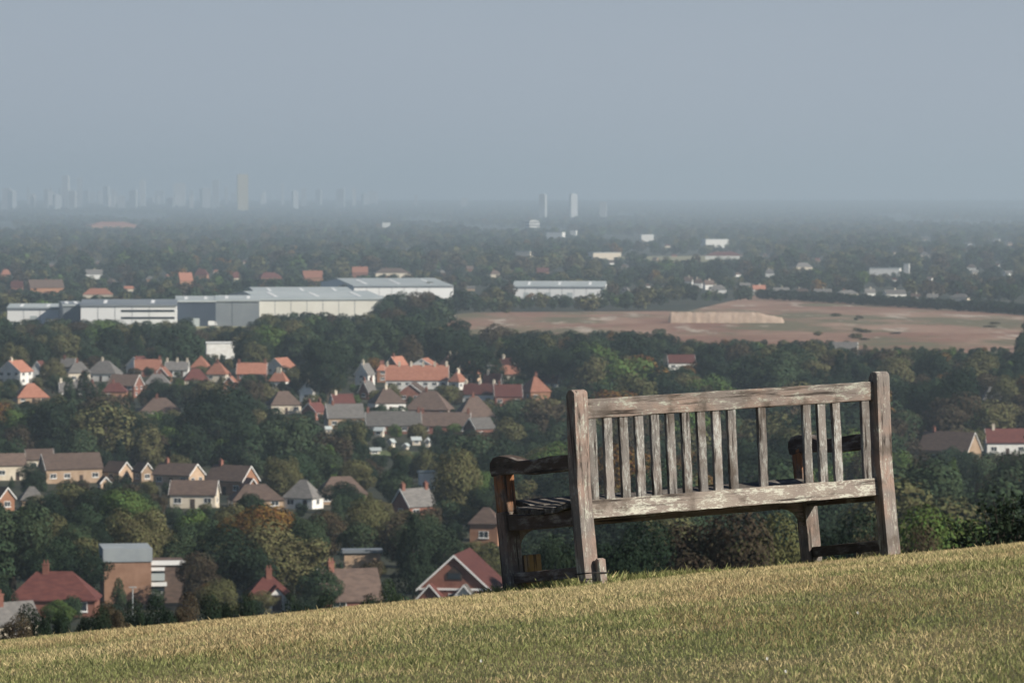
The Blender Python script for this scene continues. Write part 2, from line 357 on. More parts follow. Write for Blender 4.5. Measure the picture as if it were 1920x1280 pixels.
mb = MB(); mb.box(BW - .01, BL - BW + .01, BD + .012, BD + .058, .282, .358); timber('front_rail', mb, M['wood_x'], cuts=16, seed=60)
for k in range(5):                                  # seat slats, dished
    y0 = .085 + k * .108; y1 = y0 + .092; zf = lambda y: .352 + .055 * ((y - .27) / .34) ** 2 - .012
    xa, xb = -.004 + random.uniform(-.006, .004), BL + .004 + random.uniform(-.004, .006)
    if k == 4: y1 = BD + .02; xa, xb = BW + .002, BL - BW - .002
    mb = MB(); mb.hexa([(xa, y0, zf(y0)), (xb, y0, zf(y0)), (xb, y1, zf(y1)), (xa, y1, zf(y1)), (xa, y0, zf(y0) + .024), (xb, y0, zf(y0) + .024), (xb, y1, zf(y1) + .024), (xa, y1, zf(y1) + .024)])
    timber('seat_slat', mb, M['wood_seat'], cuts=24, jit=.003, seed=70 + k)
# peg tied to the rear leg and the board at the front leg: things of their own
peg = empty('wooden_peg', (.3382, 19.9387, -1.7556)); peg.rotation_euler = bench.rotation_euler
tag(peg, 'short wooden peg tied with wire to the rear leg of the bench', 'peg')
mb = MB(); mb.prism([(-.040, -.04), (-.040, .108), (-.022, .116), (-.008, .11), (-.008, -.04)], .056, .094); timber('shaft', mb, M['wood_z'], peg, seed=80)
mb = MB(); ring = [(-.004, -.046, .052), (.04, -.047, .05), (.1, -.046, .047), (.1, .0, .047), (.084, .074, .05), (-.004, .074, .052), (-.004, -.046, .052)]
mb.tube(ring, [.0028] * 7, 6); mb.build('wire_tie', M['wire'], peg)
brd = empty('timber_board', (.3382, 19.9387, -1.7556)); brd.rotation_euler = bench.rotation_euler
tag(brd, 'short tan timber board standing in the grass beside the front leg of the bench', 'board')
mb = MB(); mb.box(.084, .192, BD + .012, BD + .05, -.05, .165); timber('plank', mb, M['wood_tan'], brd, seed=81)
mb = MB(); mb.box(.080, .0865, BD + .0, BD + .012, -.05, .165); timber('edge_strip', mb, M['wood_y'], brd, bev=.001, seed=82)  # thin dark strip along the board's edge next to the leg

# ------------------------------------------------------------------ grass on the hilltop
def vnoise(x, y, seed):                              # smooth value noise
    r = np.random.default_rng(seed); T = r.random((256, 256)); xi = np.floor(x).astype(int); yi = np.floor(y).astype(int); u = x - xi; v = y - yi
    u = u * u * (3 - 2 * u); v = v * v * (3 - 2 * v); g = lambda a, b_: T[a % 256, b_ % 256]
    return (g(xi, yi) * (1 - u) + g(xi + 1, yi) * u) * (1 - v) + (g(xi, yi + 1) * (1 - u) + g(xi + 1, yi + 1) * u) * v
def fbm(x, y, seed): return sum(vnoise(x * 2 ** k, y * 2 ** k, seed + k) * .5 ** k for k in range(4)) / 1.875
NB = 900000
gy = np.sqrt(RNG.uniform(11.5 ** 2, 25 ** 2, NB)); gx = RNG.uniform(-1, 1, NB) * (gy * .118 + 1.6)
dry = fbm(gx * .5 + 40, gy * .9 + 7, 3) * .6 + fbm(gx * 2.4, gy * 3.2, 9) * .4 + .045 * np.clip((gy - 17.2) / 3, -.8, 1)
hgt = .5 + fbm(gx * 1.7 + 9, gy * 1.7, 21)
h = (.008 + .015 * RNG.random(NB) ** 1.6) * hgt
tall = RNG.random(NB) < .008; h[tall] *= RNG.uniform(1.3, 1.9, tall.sum())
Bi = BENCH_ROT.inverted(); o0 = np.array(bench.location); BM = np.array(Bi)[:3, :3]
loc = (np.stack([gx, gy, zt(gx, gy)], 1) - o0) @ BM.T   # longer, greener grass that the mower missed around the legs
under = (loc[:, 0] > -.1) & (loc[:, 0] < 1.95) & (loc[:, 1] > -.02) & (loc[:, 1] < .9)
near_leg = np.zeros(NB, bool)
for lx, ly in ((1.81, .65), (1.7, .5), (.12, .3), (1.81, .03), (.04, .03), (.04, .65)): near_leg |= np.hypot(loc[:, 0] - lx, loc[:, 1] - ly) < .17
h[under] *= 1.45; h[near_leg] *= 1.5; gr = (loc[:, 0] > .15) & (loc[:, 0] < .95) & (loc[:, 1] > -.02) & (loc[:, 1] < .5); h[gr] *= 1.35; tf = (under | near_leg) & (RNG.random(NB) < .12); h[tf] *= RNG.uniform(1.05, 1.5, tf.sum())
dry = np.where(under | near_leg, dry - .22, dry)
gz = zt(gx, gy); ang = RNG.uniform(0, 2 * np.pi, NB); wd = RNG.uniform(.0009, .0020, NB); lean = RNG.normal(0, .36, (NB, 2)) * h[:, None]
base = np.stack([gx, gy, gz - .003], 1); sx = np.stack([np.cos(ang) * wd, np.sin(ang) * wd, 0 * ang], 1)
tip = base + np.stack([lean[:, 0], lean[:, 1], h], 1)
mid = base * .45 + tip * .55 - np.stack([lean[:, 0], lean[:, 1], -h * .6], 1) * .12
Vg = np.stack([base - sx, base + sx, mid + sx * .7, tip], 1).reshape(-1, 3)
gm, t, b = mat('grass_blades'); t.nodes.remove(b)
at = t.nodes.new('ShaderNodeAttribute'); at.attribute_name = 'tint'
d_ = t.nodes.new('ShaderNodeBsdfDiffuse'); tr = t.nodes.new('ShaderNodeBsdfTranslucent'); mx = t.nodes.new('ShaderNodeMixShader'); mx.inputs[0].default_value = .3
t.links.new(at.outputs[0], d_.inputs[0]); t.links.new(at.outputs[0], tr.inputs[0]); t.links.new(d_.outputs[0], mx.inputs[1]); t.links.new(tr.outputs[0], mx.inputs[2]); t.links.new(mx.outputs[0], t.nodes['Material Output'].inputs[0])
gme = mesh_np('grass', Vg, 4, [gm])
k = np.clip((dry + RNG.normal(0, .10, NB) - .40) / .16, 0, 1)[:, None]
green = np.array([.265, .285, .115]); straw = np.array([.62, .50, .27]); brown = np.array([.40, .27, .15])
tint = green * (1 - k) + straw * k; kb = ((fbm(gx * 1.1 + 70, gy * .7, 33) > .56) & (RNG.random(NB) < .4))[:, None]
tint = np.where(kb, tint * .4 + brown * .6, tint) * RNG.uniform(.78, 1.2, (NB, 1)); tint[tall] = tint[tall] * .4 + np.array([.42, .35, .20]) * .6
col = np.concatenate([tint, np.ones((NB, 1))], 1).astype(np.float32)
ca = gme.color_attributes.new('tint', 'FLOAT_COLOR', 'CORNER'); ca.data.foreach_set('color', np.repeat(col, 4, 0).ravel())
grass = link('grass', gme); tag(grass, 'short dry straw and green grass covering the hilltop', 'grass', kind='stuff')
# daisies
for px, py, d in ((1440, 1222, 15.2), (1475, 1246, 14.8), (1610, 1138, 15.9), (902, 1228, 17.2)):
    az = math.atan((px - CX) / F); x, y = d * math.sin(az), d * math.cos(az)
    ray = lambda yy: (yy * math.tan(az), yy, -yy * math.tan(math.atan((py - CY) / F) + PITCH))
    ys = np.linspace(12, 22, 600); g = np.array([float(zt(*ray(q)[:2])) + .035 - ray(q)[2] for q in ys]); q = ys[int(np.argmax(g > 0))]; x, y, z = ray(q)
    z = float(zt(x, y)); dz = empty('daisy', (x, y, z)); dz.scale = (.34, .34, .45); tag(dz, 'tiny white flower standing in the hilltop grass', 'flower', 'white flowers scattered in the grass')
    mb = MB(); mb.tube([(0, 0, -.01), (.002, 0, .034)], [.001, .001], 5); mb.build('stem', LEAF['mid'], dz)
    mb = MB()
    for i in range(9):
        a = i * 2 * math.pi / 9; mb.poly([(.002, 0, .034), (.0105 * math.cos(a - .2), -.006 + .006 * math.sin(a - .2), .036 + .0095 * math.sin(a - .2)), (.0125 * math.cos(a), -.006 + .006 * math.sin(a), .036 + .0115 * math.sin(a)), (.0105 * math.cos(a + .2), -.006 + .006 * math.sin(a + .2), .036 + .0095 * math.sin(a + .2))])
    mb.build('petals', M['timber_white'], dz)

# ------------------------------------------------------------------ buildings
PROT = []            # photograph rectangles in which a building shows, with its distance: trees keep clear of them
FOOT = []            # footprints: (x, y, radius)
LAND = []            # landmarks that tree labels refer to: (position, phrase)
_wm = {}
def window_meshes(w_, h_):
    k = (round(w_, 1), round(h_, 1))
    if k not in _wm:
        f = MB(); e = .09
        f.box(-w_ / 2, w_ / 2, -.05, .02, 0, e); f.box(-w_ / 2, w_ / 2, -.05, .02, h_ - e, h_); f.box(-w_ / 2, -w_ / 2 + e, -.05, .02, e, h_ - e); f.box(w_ / 2 - e, w_ / 2, -.05, .02, e, h_ - e); f.box(-.035, .035, -.05, .02, e, h_ - e)
        f.box(-w_ / 2 - .1, w_ / 2 + .1, -.14, .02, -.09, -.003)
        p = MB(); p.box(-w_ / 2 + .02, w_ / 2 - .02, -.02, .015, .02, h_ - .02)
        _wm[k] = (f.mesh('window', [M['timber_white']]), p.mesh('pane', [M['glass']]))
    return _wm[k]
def put_window(par, x, y, z, nx, ny, w_, h_):
    f, p = window_meshes(w_, h_); o = link('window', f, par); o.location = (x, y, z); o.rotation_euler = (0, 0, math.atan2(ny, nx) + math.pi / 2)
    link('pane', p, o)
def chimney(par, x, y, z0, h_, m, wd=.75):
    mb = MB(); mb.box(x - wd / 2, x + wd / 2, y - .4, y + .4, z0, z0 + h_); mb.box(x - wd / 2 - .06, x + wd / 2 + .06, y - .46, y + .46, z0 + h_, z0 + h_ + .16)
    for s in (-.2, .2): mb.tube([(x + s, y, z0 + h_ + .16), (x + s, y, z0 + h_ + .6)], [.12, .1], 8)
    return mb.build('chimney', m, par)
def slab(mb, a, b_, c, d, th=.22):      # roof plane through four points with thickness downwards
    dn = Vector((0, 0, -th)); q = [Vector(p) for p in (a, b_, c, d)]
    mb.hexa([p + dn for p in q] + q)
def building(x0, y0, x1, y1, typ, yaw, ratio, rf, wall, roof, chim, prot, label, short=None, name='house', cat='house', group=None, lod=None):
    """rectangle in the photograph (foot on the ground at y1); yaw turns the ridge away from the picture plane"""
    P, d = foot((x0 + x1) / 2, y1); s = d / F; ya = R(yaw)
    Lr = (x1 - x0) * s / (abs(math.cos(ya)) + ratio * abs(math.sin(ya))); D = Lr * ratio; H = (y1 - y0) * s
    ov = .35; L2, D2 = Lr / 2 - ov * .6, D / 2 - ov * .6; rh = H * rf; hw = H - rh
    e = empty(name, P, ya - math.atan2(P.x, P.y)); tag(e, label, cat, group)
    mw, mr = M[wall], M[roof]; far = d > 2100
    wl = MB()
    if typ == 'gable':
        wl.prism([(-D2, -2), (-D2, hw), (0, hw + rh * D2 / (D / 2) - .12), (D2, hw), (D2, -2)], -L2, L2)
    elif typ == 'flat': wl.box(-L2, L2, -D2, D2, -2, H - .5)
    else: wl.box(-L2, L2, -D2, D2, -2, hw)
    wl.build('wall', mw, e)
    rb = MB(); Lo, Do = Lr / 2 + .1, D / 2 + .1; ze = hw - .05
    if typ == 'gable':
        slab(rb, (-Lo, -Do, ze), (Lo, -Do, ze), (Lo, 0, H), (-Lo, 0, H)); slab(rb, (Lo, Do, ze), (-Lo, Do, ze), (-Lo, 0, H - .003), (Lo, 0, H - .003))
    elif typ == 'flat': rb.box(-Lo, Lo, -Do, Do, H - .5, H)
    else:
        rl = max(Lr / 2 - D / 2, .3); A = [(-Lo, -Do, ze), (Lo, -Do, ze), (Lo, Do, ze), (-Lo, Do, ze)]; r0, r1 = (-rl, 0, H), (rl, 0, H)
        for f in ([A[0], A[1], r1, r0], [A[2], A[3], r0, r1], [A[1], A[2], r1], [A[3], A[0], r0], A[::-1]): rb.poly(f)
        rb.box(-Lo, Lo, -Do, Do, ze - .16, ze - .004)
    ro = rb.build('roof', mr, e)
    if typ == 'gable' and not far:
        rl = Lr / 2 + .02
    else: rl = max(Lr / 2 - D / 2, .3) if typ == 'hip' else 0
    for k in range(chim):
        cxp = (-rl + .7) + (2 * rl - 1.4) * (k / (chim - 1) if chim > 1 else .15)
        chimney(ro, cxp, .0, H - .9, 1.7, M['brick_red'] if 'white' not in wall else M['render_cream'])
    if not far and typ == 'gable':
        for sx in (-1, 1):           # barge boards
            if sx * math.cos(ya) * 0 + (-sx * math.sin(ya)) > -.2:
                mb = MB(); xx = sx * (Lo + .02)
                for sy in (-1, 1): mb.hexa([(xx - .03, sy * Do, ze - .28), (xx + .03, sy * Do, ze - .28), (xx + .03, 0, H - .3), (xx - .03, 0, H - .3), (xx - .03, sy * Do, ze + .02), (xx + .03, sy * Do, ze + .02), (xx + .03, 0, H + .02), (xx - .03, 0, H + .02)])
                mb.build('bargeboard', M['timber_white'], e)
    if d < 2100 and typ != 'flat':
        nst = 2 if hw > 4 else 1; sh = hw / nst
        for nx, ny, half, other in ((0, -1, L2, D2), (1, 0, D2, L2), (-1, 0, D2, L2)):
            wn = (nx * math.cos(ya) - ny * math.sin(ya), nx * math.sin(ya) + ny * math.cos(ya))
            if wn[1] > -.12: continue
            n = max(1, int(2 * half / 3.0)); wh = min(1.25, sh * .5)
            for st in range(nst):
                for i in range(n):
                    u = (i + .5) / n * 2 * half - half
                    z = st * sh + sh * .36
                    if st == 0 and ny == -1 and i == n // 2 and n > 1:
                        dm = MB(); dm.box(u - .5, u + .5, -other - .05, -other + .02, 0, 2.05); do = dm.build('door', M['timber_dark'], e)
                        dh = MB(); dh.box(u + .32, u + .4, -other - .09, -other - .053, .95, 1.1); dh.build('handle', M['metal_pale'], do); continue
                    if ny == -1: put_window(e, u, -other, z, nx, ny, min(1.7, 2 * half / n * .55), wh)
                    else: put_window(e, nx * other, u, z, nx, ny, min(1.5, 2 * half / n * .5), wh)
    if prot > 0: PROT.append((x0, y0 - 2, x1, y0 + prot * (y1 - y0), d))
    FOOT.append((P.x, P.y, max(Lr, D) * .55))
    if short: LAND.append((P, short))
    return e, dict(L=Lr, D=D, H=H, hw=hw, L2=L2, D2=D2, d=d)
G = 'gable'; HP = 'hip'
HOUSES = [
 # x0 y0 x1 y1 type yaw ratio rooffrac wall roof chimneys protected label landmark
 # the street of red and grey roofs in mid valley
 (-6, 673, 62, 718, G, 58, 1.1, .45, 'render_white', 'roof_orange', 1, .8, 'white gabled house with orange roof beside the olive tree', 'the white gabled house'),
 (56, 674, 92, 712, G, 70, .9, .5, 'render_white', 'roof_red', 0, .7, 'narrow house with a white painted gable and red roof', None),
 (122, 676, 170, 716, HP, 10, .7, .5, 'render_cream', 'roof_grey', 1, .6, 'grey hip roofed house with a thin chimney next to the olive tree', None),
 (160, 674, 230, 712, HP, -20, .7, .62, 'render_white', 'roof_grey', 1, .85, 'broad grey roofed house with a white rendered wall', 'the broad grey roofed house'),
 (200, 700, 270, 742, G, -25, .8, .48, 'brick_red', 'roof_brown', 0, .85, 'red brick house with white windows and a white edged gable', 'the red brick house with white windows'),
 (22, 716, 92, 752, HP, 12, .8, .7, 'brick_buff', 'roof_orange', 0, .75, 'low house under a bright orange hipped roof', 'the orange hipped roof'),
 (252, 672, 302, 704, G, 0, .8, .6, 'brick_red', 'roof_orange', 2, .5, 'red tiled terrace with two chimneys above the grey roofs', None),
 (308, 676, 356, 704, G, -8, .7, .55, 'render_white', 'roof_grey', 3, .5, 'grey slate terrace with several pale chimneys', None),
 (384, 678, 432, 714, HP, -15, .8, .6, 'render_cream', 'roof_orange', 1, .7, 'orange roofed house with cream wall and a tall chimney', 'the cream house with an orange roof'),
 (340, 690, 392, 722, HP, 8, .7, .65, 'render_cream', 'roof_red', 0, .6, 'low dull red roofed house in the middle of the street', None),
 (418, 704, 446, 736, G, 75, .9, .4, 'brick_orange', 'roof_orange', 1, .8, 'small orange brick house end with steep roof', None),
 (443, 679, 502, 712, G, -4, .8, .6, 'brick_red', 'roof_orange', 2, .6, 'red tiled house with chimneys at both ends half behind trees', None),
 (258, 744, 340, 784, HP, 4, .7, .6, 'render_cream', 'roof_brown', 1, .6, 'brown hipped bungalow standing alone among dark trees', 'the lone brown bungalow'),
 (384, 640, 440, 672, 'flat', 6, .4, 0, 'render_white', 'metal_white', 0, .8, 'long low white building behind the red roofed street', 'the low white building'),
 (664, 680, 704, 722, G, 62, 1.0, .5, 'render_white', 'roof_grey', 1, .9, 'white gabled house with dark roof at the end of the orange terrace', 'the white gable at the terrace'),
 (702, 681, 730, 716, HP, 10, .9, .35, 'brick_orange', 'roof_orange', 2, .7, 'small orange brick house with twin chimneys joining the terrace', None),
 (722, 684, 842, 728, G, -3, .3, .62, 'render_white', 'roof_orange', 6, .85, 'long terrace under one orange tiled roof with a row of chimneys', 'the long orange terrace'),
 (745, 716, 802, 752, G, 84, .5, .5, 'brick_red', 'roof_brown', 0, .5, 'dark gabled house standing before the long orange terrace', None),
 (688, 727, 762, 772, HP, 18, .8, .6, 'render_white', 'roof_brown', 1, .7, 'brown hipped house with a strip of white wall', None),
 (758, 732, 852, 782, HP, -12, .7, .68, 'brick_red', 'roof_brown', 1, .7, 'large brown hipped roof behind the garden sheds', 'the large brown roof'),
 (846, 742, 932, 796, HP, 14, .8, .7, 'brick_buff', 'roof_brown', 1, .7, 'tall brown pyramid roofed house with grey ridge', None),
 (866, 718, 934, 758, G, -14, .6, .5, 'render_white', 'roof_red', 3, .8, 'red tiled house with white wall and pale chimneys', None),
 (924, 720, 980, 760, G, 6, .7, .55, 'brick_red', 'roof_red', 1, .6, 'dull red roofed house next to the orange pyramid roof', None),
 (972, 704, 1034, 752, HP, 30, 1.0, .6, 'brick_orange', 'roof_orange', 1, .75, 'orange house with pyramid roof in front of the dark wood', 'the orange pyramid roof'),
 (496, 732, 566, 774, HP, 16, .7, .6, 'render_cream', 'roof_brown', 0, .85, 'brown hipped bungalow with a long cream wall', 'the bungalow with the cream wall'),
 (606, 756, 684, 802, G, 12, .6, .55, 'brick_buff', 'roof_grey', 1, .7, 'grey gabled roof lying next to the white shed', None),
 (684, 770, 790, 812, G, 4, .35, .62, 'brick_red', 'roof_grey', 2, .6, 'long low grey terrace roof above the sheds', 'the long grey terrace'),
 (786, 772, 884, 812, G, -6, .4, .62, 'brick_red', 'roof_brown', 2, .6, 'long brown terrace roof continuing the grey one', None),
 (560, 716, 600, 752, G, 66, .9, .45, 'render_white', 'roof_grey', 1, .5, 'pale house gable beneath the tall dark tree', None),
 (868, 782, 930, 822, G, 38, .8, .5, 'brick_red', 'roof_grey', 0, .6, 'grey roofed house with white verge below the pyramid roof', None),
 # the brown estate
 (-20, 846, 48, 896, G, 12, .5, .42, 'render_cream', 'roof_brown', 0, .85, 'brown roofed terrace with cream wall at the edge of the estate', None),
 (44, 838, 100, 880, G, 10, .5, .45, 'render_cream', 'roof_brown', 0, .6, 'brown roofed terrace tucked behind the cream ended row', None),
 (70, 846, 192, 902, G, 22, .35, .5, 'brick_buff', 'roof_brown', 0, .85, 'long brown roofed row with a buff wall facing the sun', 'the long buff row'),
 (190, 862, 250, 900, G, -48, .8, .5, 'brick_buff', 'roof_brown', 0, .7, 'brown house with a white verge rising up its gable', None),
 (246, 864, 288, 902, G, -60, .8, .45, 'brick_buff', 'roof_brown', 0, .6, 'small buff gable next to the white verged house', None),
 (284, 866, 384, 908, G, -36, .6, .5, 'brick_buff', 'roof_brown', 1, .8, 'brown roofed house with pale buff gable and a single chimney', 'the buff gabled house'),
 (384, 870, 486, 926, G, -38, .6, .5, 'brick_orange', 'roof_brown', 1, .8, 'brown roofed house with orange brick gable trimmed in white', 'the orange gabled house'),
 (448, 894, 488, 932, G, -70, .8, .55, 'brick_orange', 'roof_orange', 0, .8, 'small orange gabled extension below the orange gabled house', None),
 (316, 898, 412, 950, G, -10, .55, .48, 'render_cream', 'roof_brown', 0, .9, 'cream walled terrace with white windows under a plum brown roof', 'the cream walled terrace'),
 (180, 890, 208, 914, G, -75, .8, .5, 'brick_buff', 'roof_brown', 0, .4, 'tiny pale gable peeping over the estate hedge', None),
 (-24, 908, 28, 954, G, -60, .8, .45, 'brick_orange', 'roof_brown', 0, .7, 'orange brick gable end half hidden by trees', None),
 (32, 908, 84, 950, HP, 8, .8, .55, 'brick_buff', 'roof_grey', 0, .4, 'grey hipped roof below the brown estate', None),
 (424, 906, 532, 952, HP, 12, .6, .6, 'brick_buff', 'roof_brown', 0, .4, 'dull brown roof spreading behind the dark shrubs', None),
 (528, 898, 608, 952, HP, -26, .8, .6, 'render_white', 'roof_grey', 0, .9, 'grey hipped house with a bright white wall', 'the grey house with the white wall'),
 (588, 892, 690, 944, HP, 10, .6, .6, 'brick_buff', 'roof_brown', 0, .55, 'wide flat looking brown hipped roof beside the grey house', None),
 (732, 914, 820, 972, G, 40, .8, .55, 'brick_red', 'roof_grey', 2, .6, 'grey cross gabled house with two pale chimneys', 'the grey house with two chimneys'),
 (782, 882, 818, 916, 'flat', 10, .8, 0, 'render_white', 'metal_pale', 0, .8, 'small white flat roofed building among olive trees', None),
 (878, 950, 946, 1022, HP, -14, .8, .4, 'brick_orange', 'roof_brown', 0, .7, 'brown roofed brick house behind the bench arm', None),
 # nearest houses, at the foot of the hill
 (12, 1066, 188, 1150, HP, -6, .6, .58, 'brick_red', 'roof_red', 1, .62, 'large red hipped house with red brick walls at the foot of the hill', 'the large red hipped house'),
 (-40, 1122, 74, 1190, G, 34, .6, .55, 'render_cream', 'roof_grey', 1, .7, 'grey gabled roof with a pale chimney below the large red house', None),
 (455, 1078, 548, 1142, HP, 8, .8, .5, 'brick_red', 'roof_red', 1, .5, 'maroon roofed house with a white gabled porch and red chimney', 'the maroon roofed house'),
 (584, 1064, 718, 1140, G, 14, .9, .72, 'brick_red', 'roof_brown', 1, .42, 'big steep brown roof with a pale verge at the foot of the hill', 'the big steep brown roof'),
 (782, 1032, 950, 1136, G, 80, .8, .62, 'brick_red', 'roof_red', 0, .9, 'red brick gabled house with a dark attic window above the grass', 'the gabled house with the attic window'),
 (640, 1028, 716, 1076, 'flat', 4, .5, 0, 'brick_buff', 'metal_grey', 0, .35, 'grey green flat roof among trees behind the steep brown roof', None),
 # right hand side
 (1722, 806, 1842, 866, G, -30, .5, .58, 'brick_buff', 'roof_brown', 1, .5, 'brown roofed house with a pale pink gable beyond the bench', 'the pink gabled house'),
 (1846, 800, 1930, 850, G, 8, .5, .5, 'render_white', 'roof_red', 1, .85, 'red roofed white house with an orange brick chimney', 'the red roofed white house'),
 (1838, 722, 1890, 764, HP, 10, .7, .6, 'render_cream', 'roof_grey', 0, .6, 'grey roofed house in a gap of the yellowing trees', None),
 (1250, 664, 1304, 694, G, 8, .5, .5, 'render_white', 'roof_red', 0, .6, 'low pale building showing through the trees above the bench back', None),
 (1560, 640, 1610, 664, G, -8, .5, .5, 'render_cream', 'roof_grey', 0, .4, 'pale grey roof at the edge of the red earth', None),
]
for a in HOUSES:
    e, q = building(*a)
    if a[12].startswith('red brick gabled house with a dark'):
        gx = -1 if math.sin(R(a[5])) > 0 else 1     # the gable that faces the hill
        xx = gx * (q['L2'] + .0); mb = MB()
        mb.prism([(-1.1, q['hw'] + 1.2), (-1.1, q['hw'] + 2.0), (0, q['hw'] + 3.0), (1.1, q['hw'] + 2.0), (1.1, q['hw'] + 1.2)], xx - .08, xx + .06); at_ = mb.build('attic_window', M['timber_dark'], e)
        mb = MB(); mb.box(xx - .12, xx - .083, -.8, .8, q['hw'] + 1.35, q['hw'] + 2.1); mb.build('pane', M['glass'], at_)
        mb = MB(); mb.box(xx - .14, xx + .02, -q['D2'], q['D2'], q['hw'] - .12, q['hw'] + .14); mb.build('string_course', M['timber_white'], e)
        for yy, m_, w_ in ((q['D2'] * .62, 'roof_red', 2.0), (-q['D2'] * .35, 'roof_grey', 1.8)):
            mb = MB(); z0 = q['hw'] * .42; xo = xx + gx * 2.2
            mb.v = []; mb.hexa([(xx, yy - w_, z0), (xo, yy - w_, z0), (xo, yy, z0 + 2.2), (xx, yy, z0 + 2.2), (xx, yy - w_, z0 + .2), (xo, yy - w_, z0 + .2), (xo, yy, z0 + 2.4), (xx, yy, z0 + 2.4)])
            mb.hexa([(xx, yy + w_, z0), (xo, yy + w_, z0), (xo, yy, z0 + 2.2), (xx, yy, z0 + 2.2), (xx, yy + w_, z0 + .2), (xo, yy + w_, z0 + .2), (xo, yy, z0 + 2.397), (xx, yy, z0 + 2.397)])
            po = mb.build('porch_roof', M[m_], e)
            mb = MB(); mb.prism([(yy - w_ + .2, -1), (yy - w_ + .2, z0 + .1), (yy, z0 + 2.15), (yy + w_ - .2, z0 + .1), (yy + w_ - .2, -1)], min(xx, xo - gx * .3), max(xx, xo - gx * .3)); mb.build('porch_wall', M['brick_red' if m_ == 'roof_red' else 'render_white'], e)
            mb = MB(); xe = xo + gx * .03
            for sy in (-1, 1): mb.hexa([(xe - .03, yy + sy * w_, z0 - .05), (xe + .03, yy + sy * w_, z0 - .05), (xe + .03, yy, z0 + 2.15), (xe - .03, yy, z0 + 2.15), (xe - .03, yy + sy * w_, z0 + .22), (xe + .03, yy + sy * w_, z0 + .22), (xe + .03, yy, z0 + 2.42), (xe - .03, yy, z0 + 2.42)])
            mb.build('bargeboard', M['timber_white'], po)
    if a[12].startswith('maroon'):
        mb = MB(); yf = -q['D2'] - 1.6; xc = q['L2'] * .25
        mb.v = []; W2 = 2.0; zz = q['hw'] * .55
        for sx in (-1, 1): mb.hexa([(xc + sx * W2, yf, zz), (xc + sx * W2, -q['D2'] + 1, zz), (xc, -q['D2'] + 1, zz + 2), (xc, yf, zz + 2), (xc + sx * W2, yf, zz + .2), (xc + sx * W2, -q['D2'] + 1, zz + .2), (xc, -q['D2'] + 1, zz + 2.2 - .003 * sx), (xc, yf, zz + 2.2 - .003 * sx)])
        mb.build('porch_roof', M['roof_red'], e)
        mb = MB(); mb.poly([(xc - 1.8, yf + .25, -1), (xc + 1.8, yf + .25, -1), (xc + 1.8, yf + .25, zz + .1), (xc, yf + .25, zz + 1.9), (xc - 1.8, yf + .25, zz + .1)]); mb.poly([(xc - 1.8, -q['D2'], -1), (xc + 1.8, -q['D2'], -1), (xc + 1.8, -q['D2'], zz + .1), (xc, -q['D2'], zz + 1.9), (xc - 1.8, -q['D2'], zz + .1)])
        for sx in (-1.8, 1.8): mb.poly([(xc + sx, yf + .25, -1), (xc + sx, -q['D2'], -1), (xc + sx, -q['D2'], zz + .1), (xc + sx, yf + .25, zz + .1)])
        mb.build('porch_wall', M['render_white'], e); mb = MB(); mb.box(xc - .6, xc + .6, yf + .19, yf + .247, .2, 2.2); mb.build('door', M['timber_dark'], e)
# the packed street: back rows of roofs between the houses above
rects = [a[:4] for a in HOUSES]; hr = random.Random(21)
KEEP = [(560, 600, 668, 748), (435, 600, 512, 700), (330, 745, 500, 900), (70, 660, 125, 720)]
NM = {'roof_orange': 'orange', 'roof_red': 'red', 'roof_brown': 'brown', 'roof_grey': 'grey'}; NWL = {'render_white': 'white', 'render_cream': 'cream', 'brick_red': 'red brick', 'brick_buff': 'buff brick', 'brick_orange': 'orange brick'}
for yb, spans in ((700, ((-10, 560), (660, 1040))), (714, ((-10, 330), (380, 560), (660, 1045))), (730, ((-10, 330), (380, 450), (500, 560), (660, 1045))), (748, ((90, 250), (500, 580), (600, 1000))), (766, ((470, 580), (600, 960))), (786, ((560, 950),)), (806, ((580, 700), (820, 960)))):
    for xa, xz in spans:
        x = xa + hr.uniform(0, 20)
        while x < xz - 30:
            w_ = hr.uniform(34, 60); h_ = hr.uniform(27, 36); R0 = (x, yb - h_, x + w_, yb)
            ov = sum(max(0, min(R0[2], q[2]) - max(R0[0], q[0])) * max(0, min(R0[3], q[3]) - max(R0[1], q[1])) for q in rects) / (w_ * h_)
            Pq, dq = foot(x + w_ / 2, yb); free = all(math.hypot(Pq.x - fx, Pq.y - fy) > r * .72 + w_ * dq / F * .36 for fx, fy, r in FOOT)
            if free and ov < .72 and not any(k_[0] < x + w_ / 2 < k_[2] and k_[1] < yb - h_ / 2 < k_[3] for k_ in KEEP):
                rm = hr.choice(['roof_orange', 'roof_orange', 'roof_red', 'roof_brown', 'roof_grey'] if yb < 740 else ['roof_brown', 'roof_brown', 'roof_grey', 'roof_red']); wm = hr.choice(['render_white', 'render_white', 'render_cream', 'brick_red', 'brick_buff', 'brick_orange']); ty = hr.choice([G, G, HP]); yw = hr.choice([-32, -18, -6, 6, 20, 62, 80])
                where = 'in the street before the low white building' if x < 560 else 'in the street around the long orange terrace' if yb < 740 else 'in the street below the long orange terrace'
                lb = f"{NM[rm]} {'gabled' if ty == G else 'hipped'} roofed house with {NWL[wm]} walls {where}"
                building(*R0, ty, yw, hr.uniform(.6, .9), hr.uniform(.48, .62), wm, rm, hr.choice([0, 1, 1, 2]), .5, lb, None, 'house', 'house', f"{NM[rm]} roofed houses {where}"); rects.append(R0)
            x += w_ * hr.uniform(.6, 1.1)
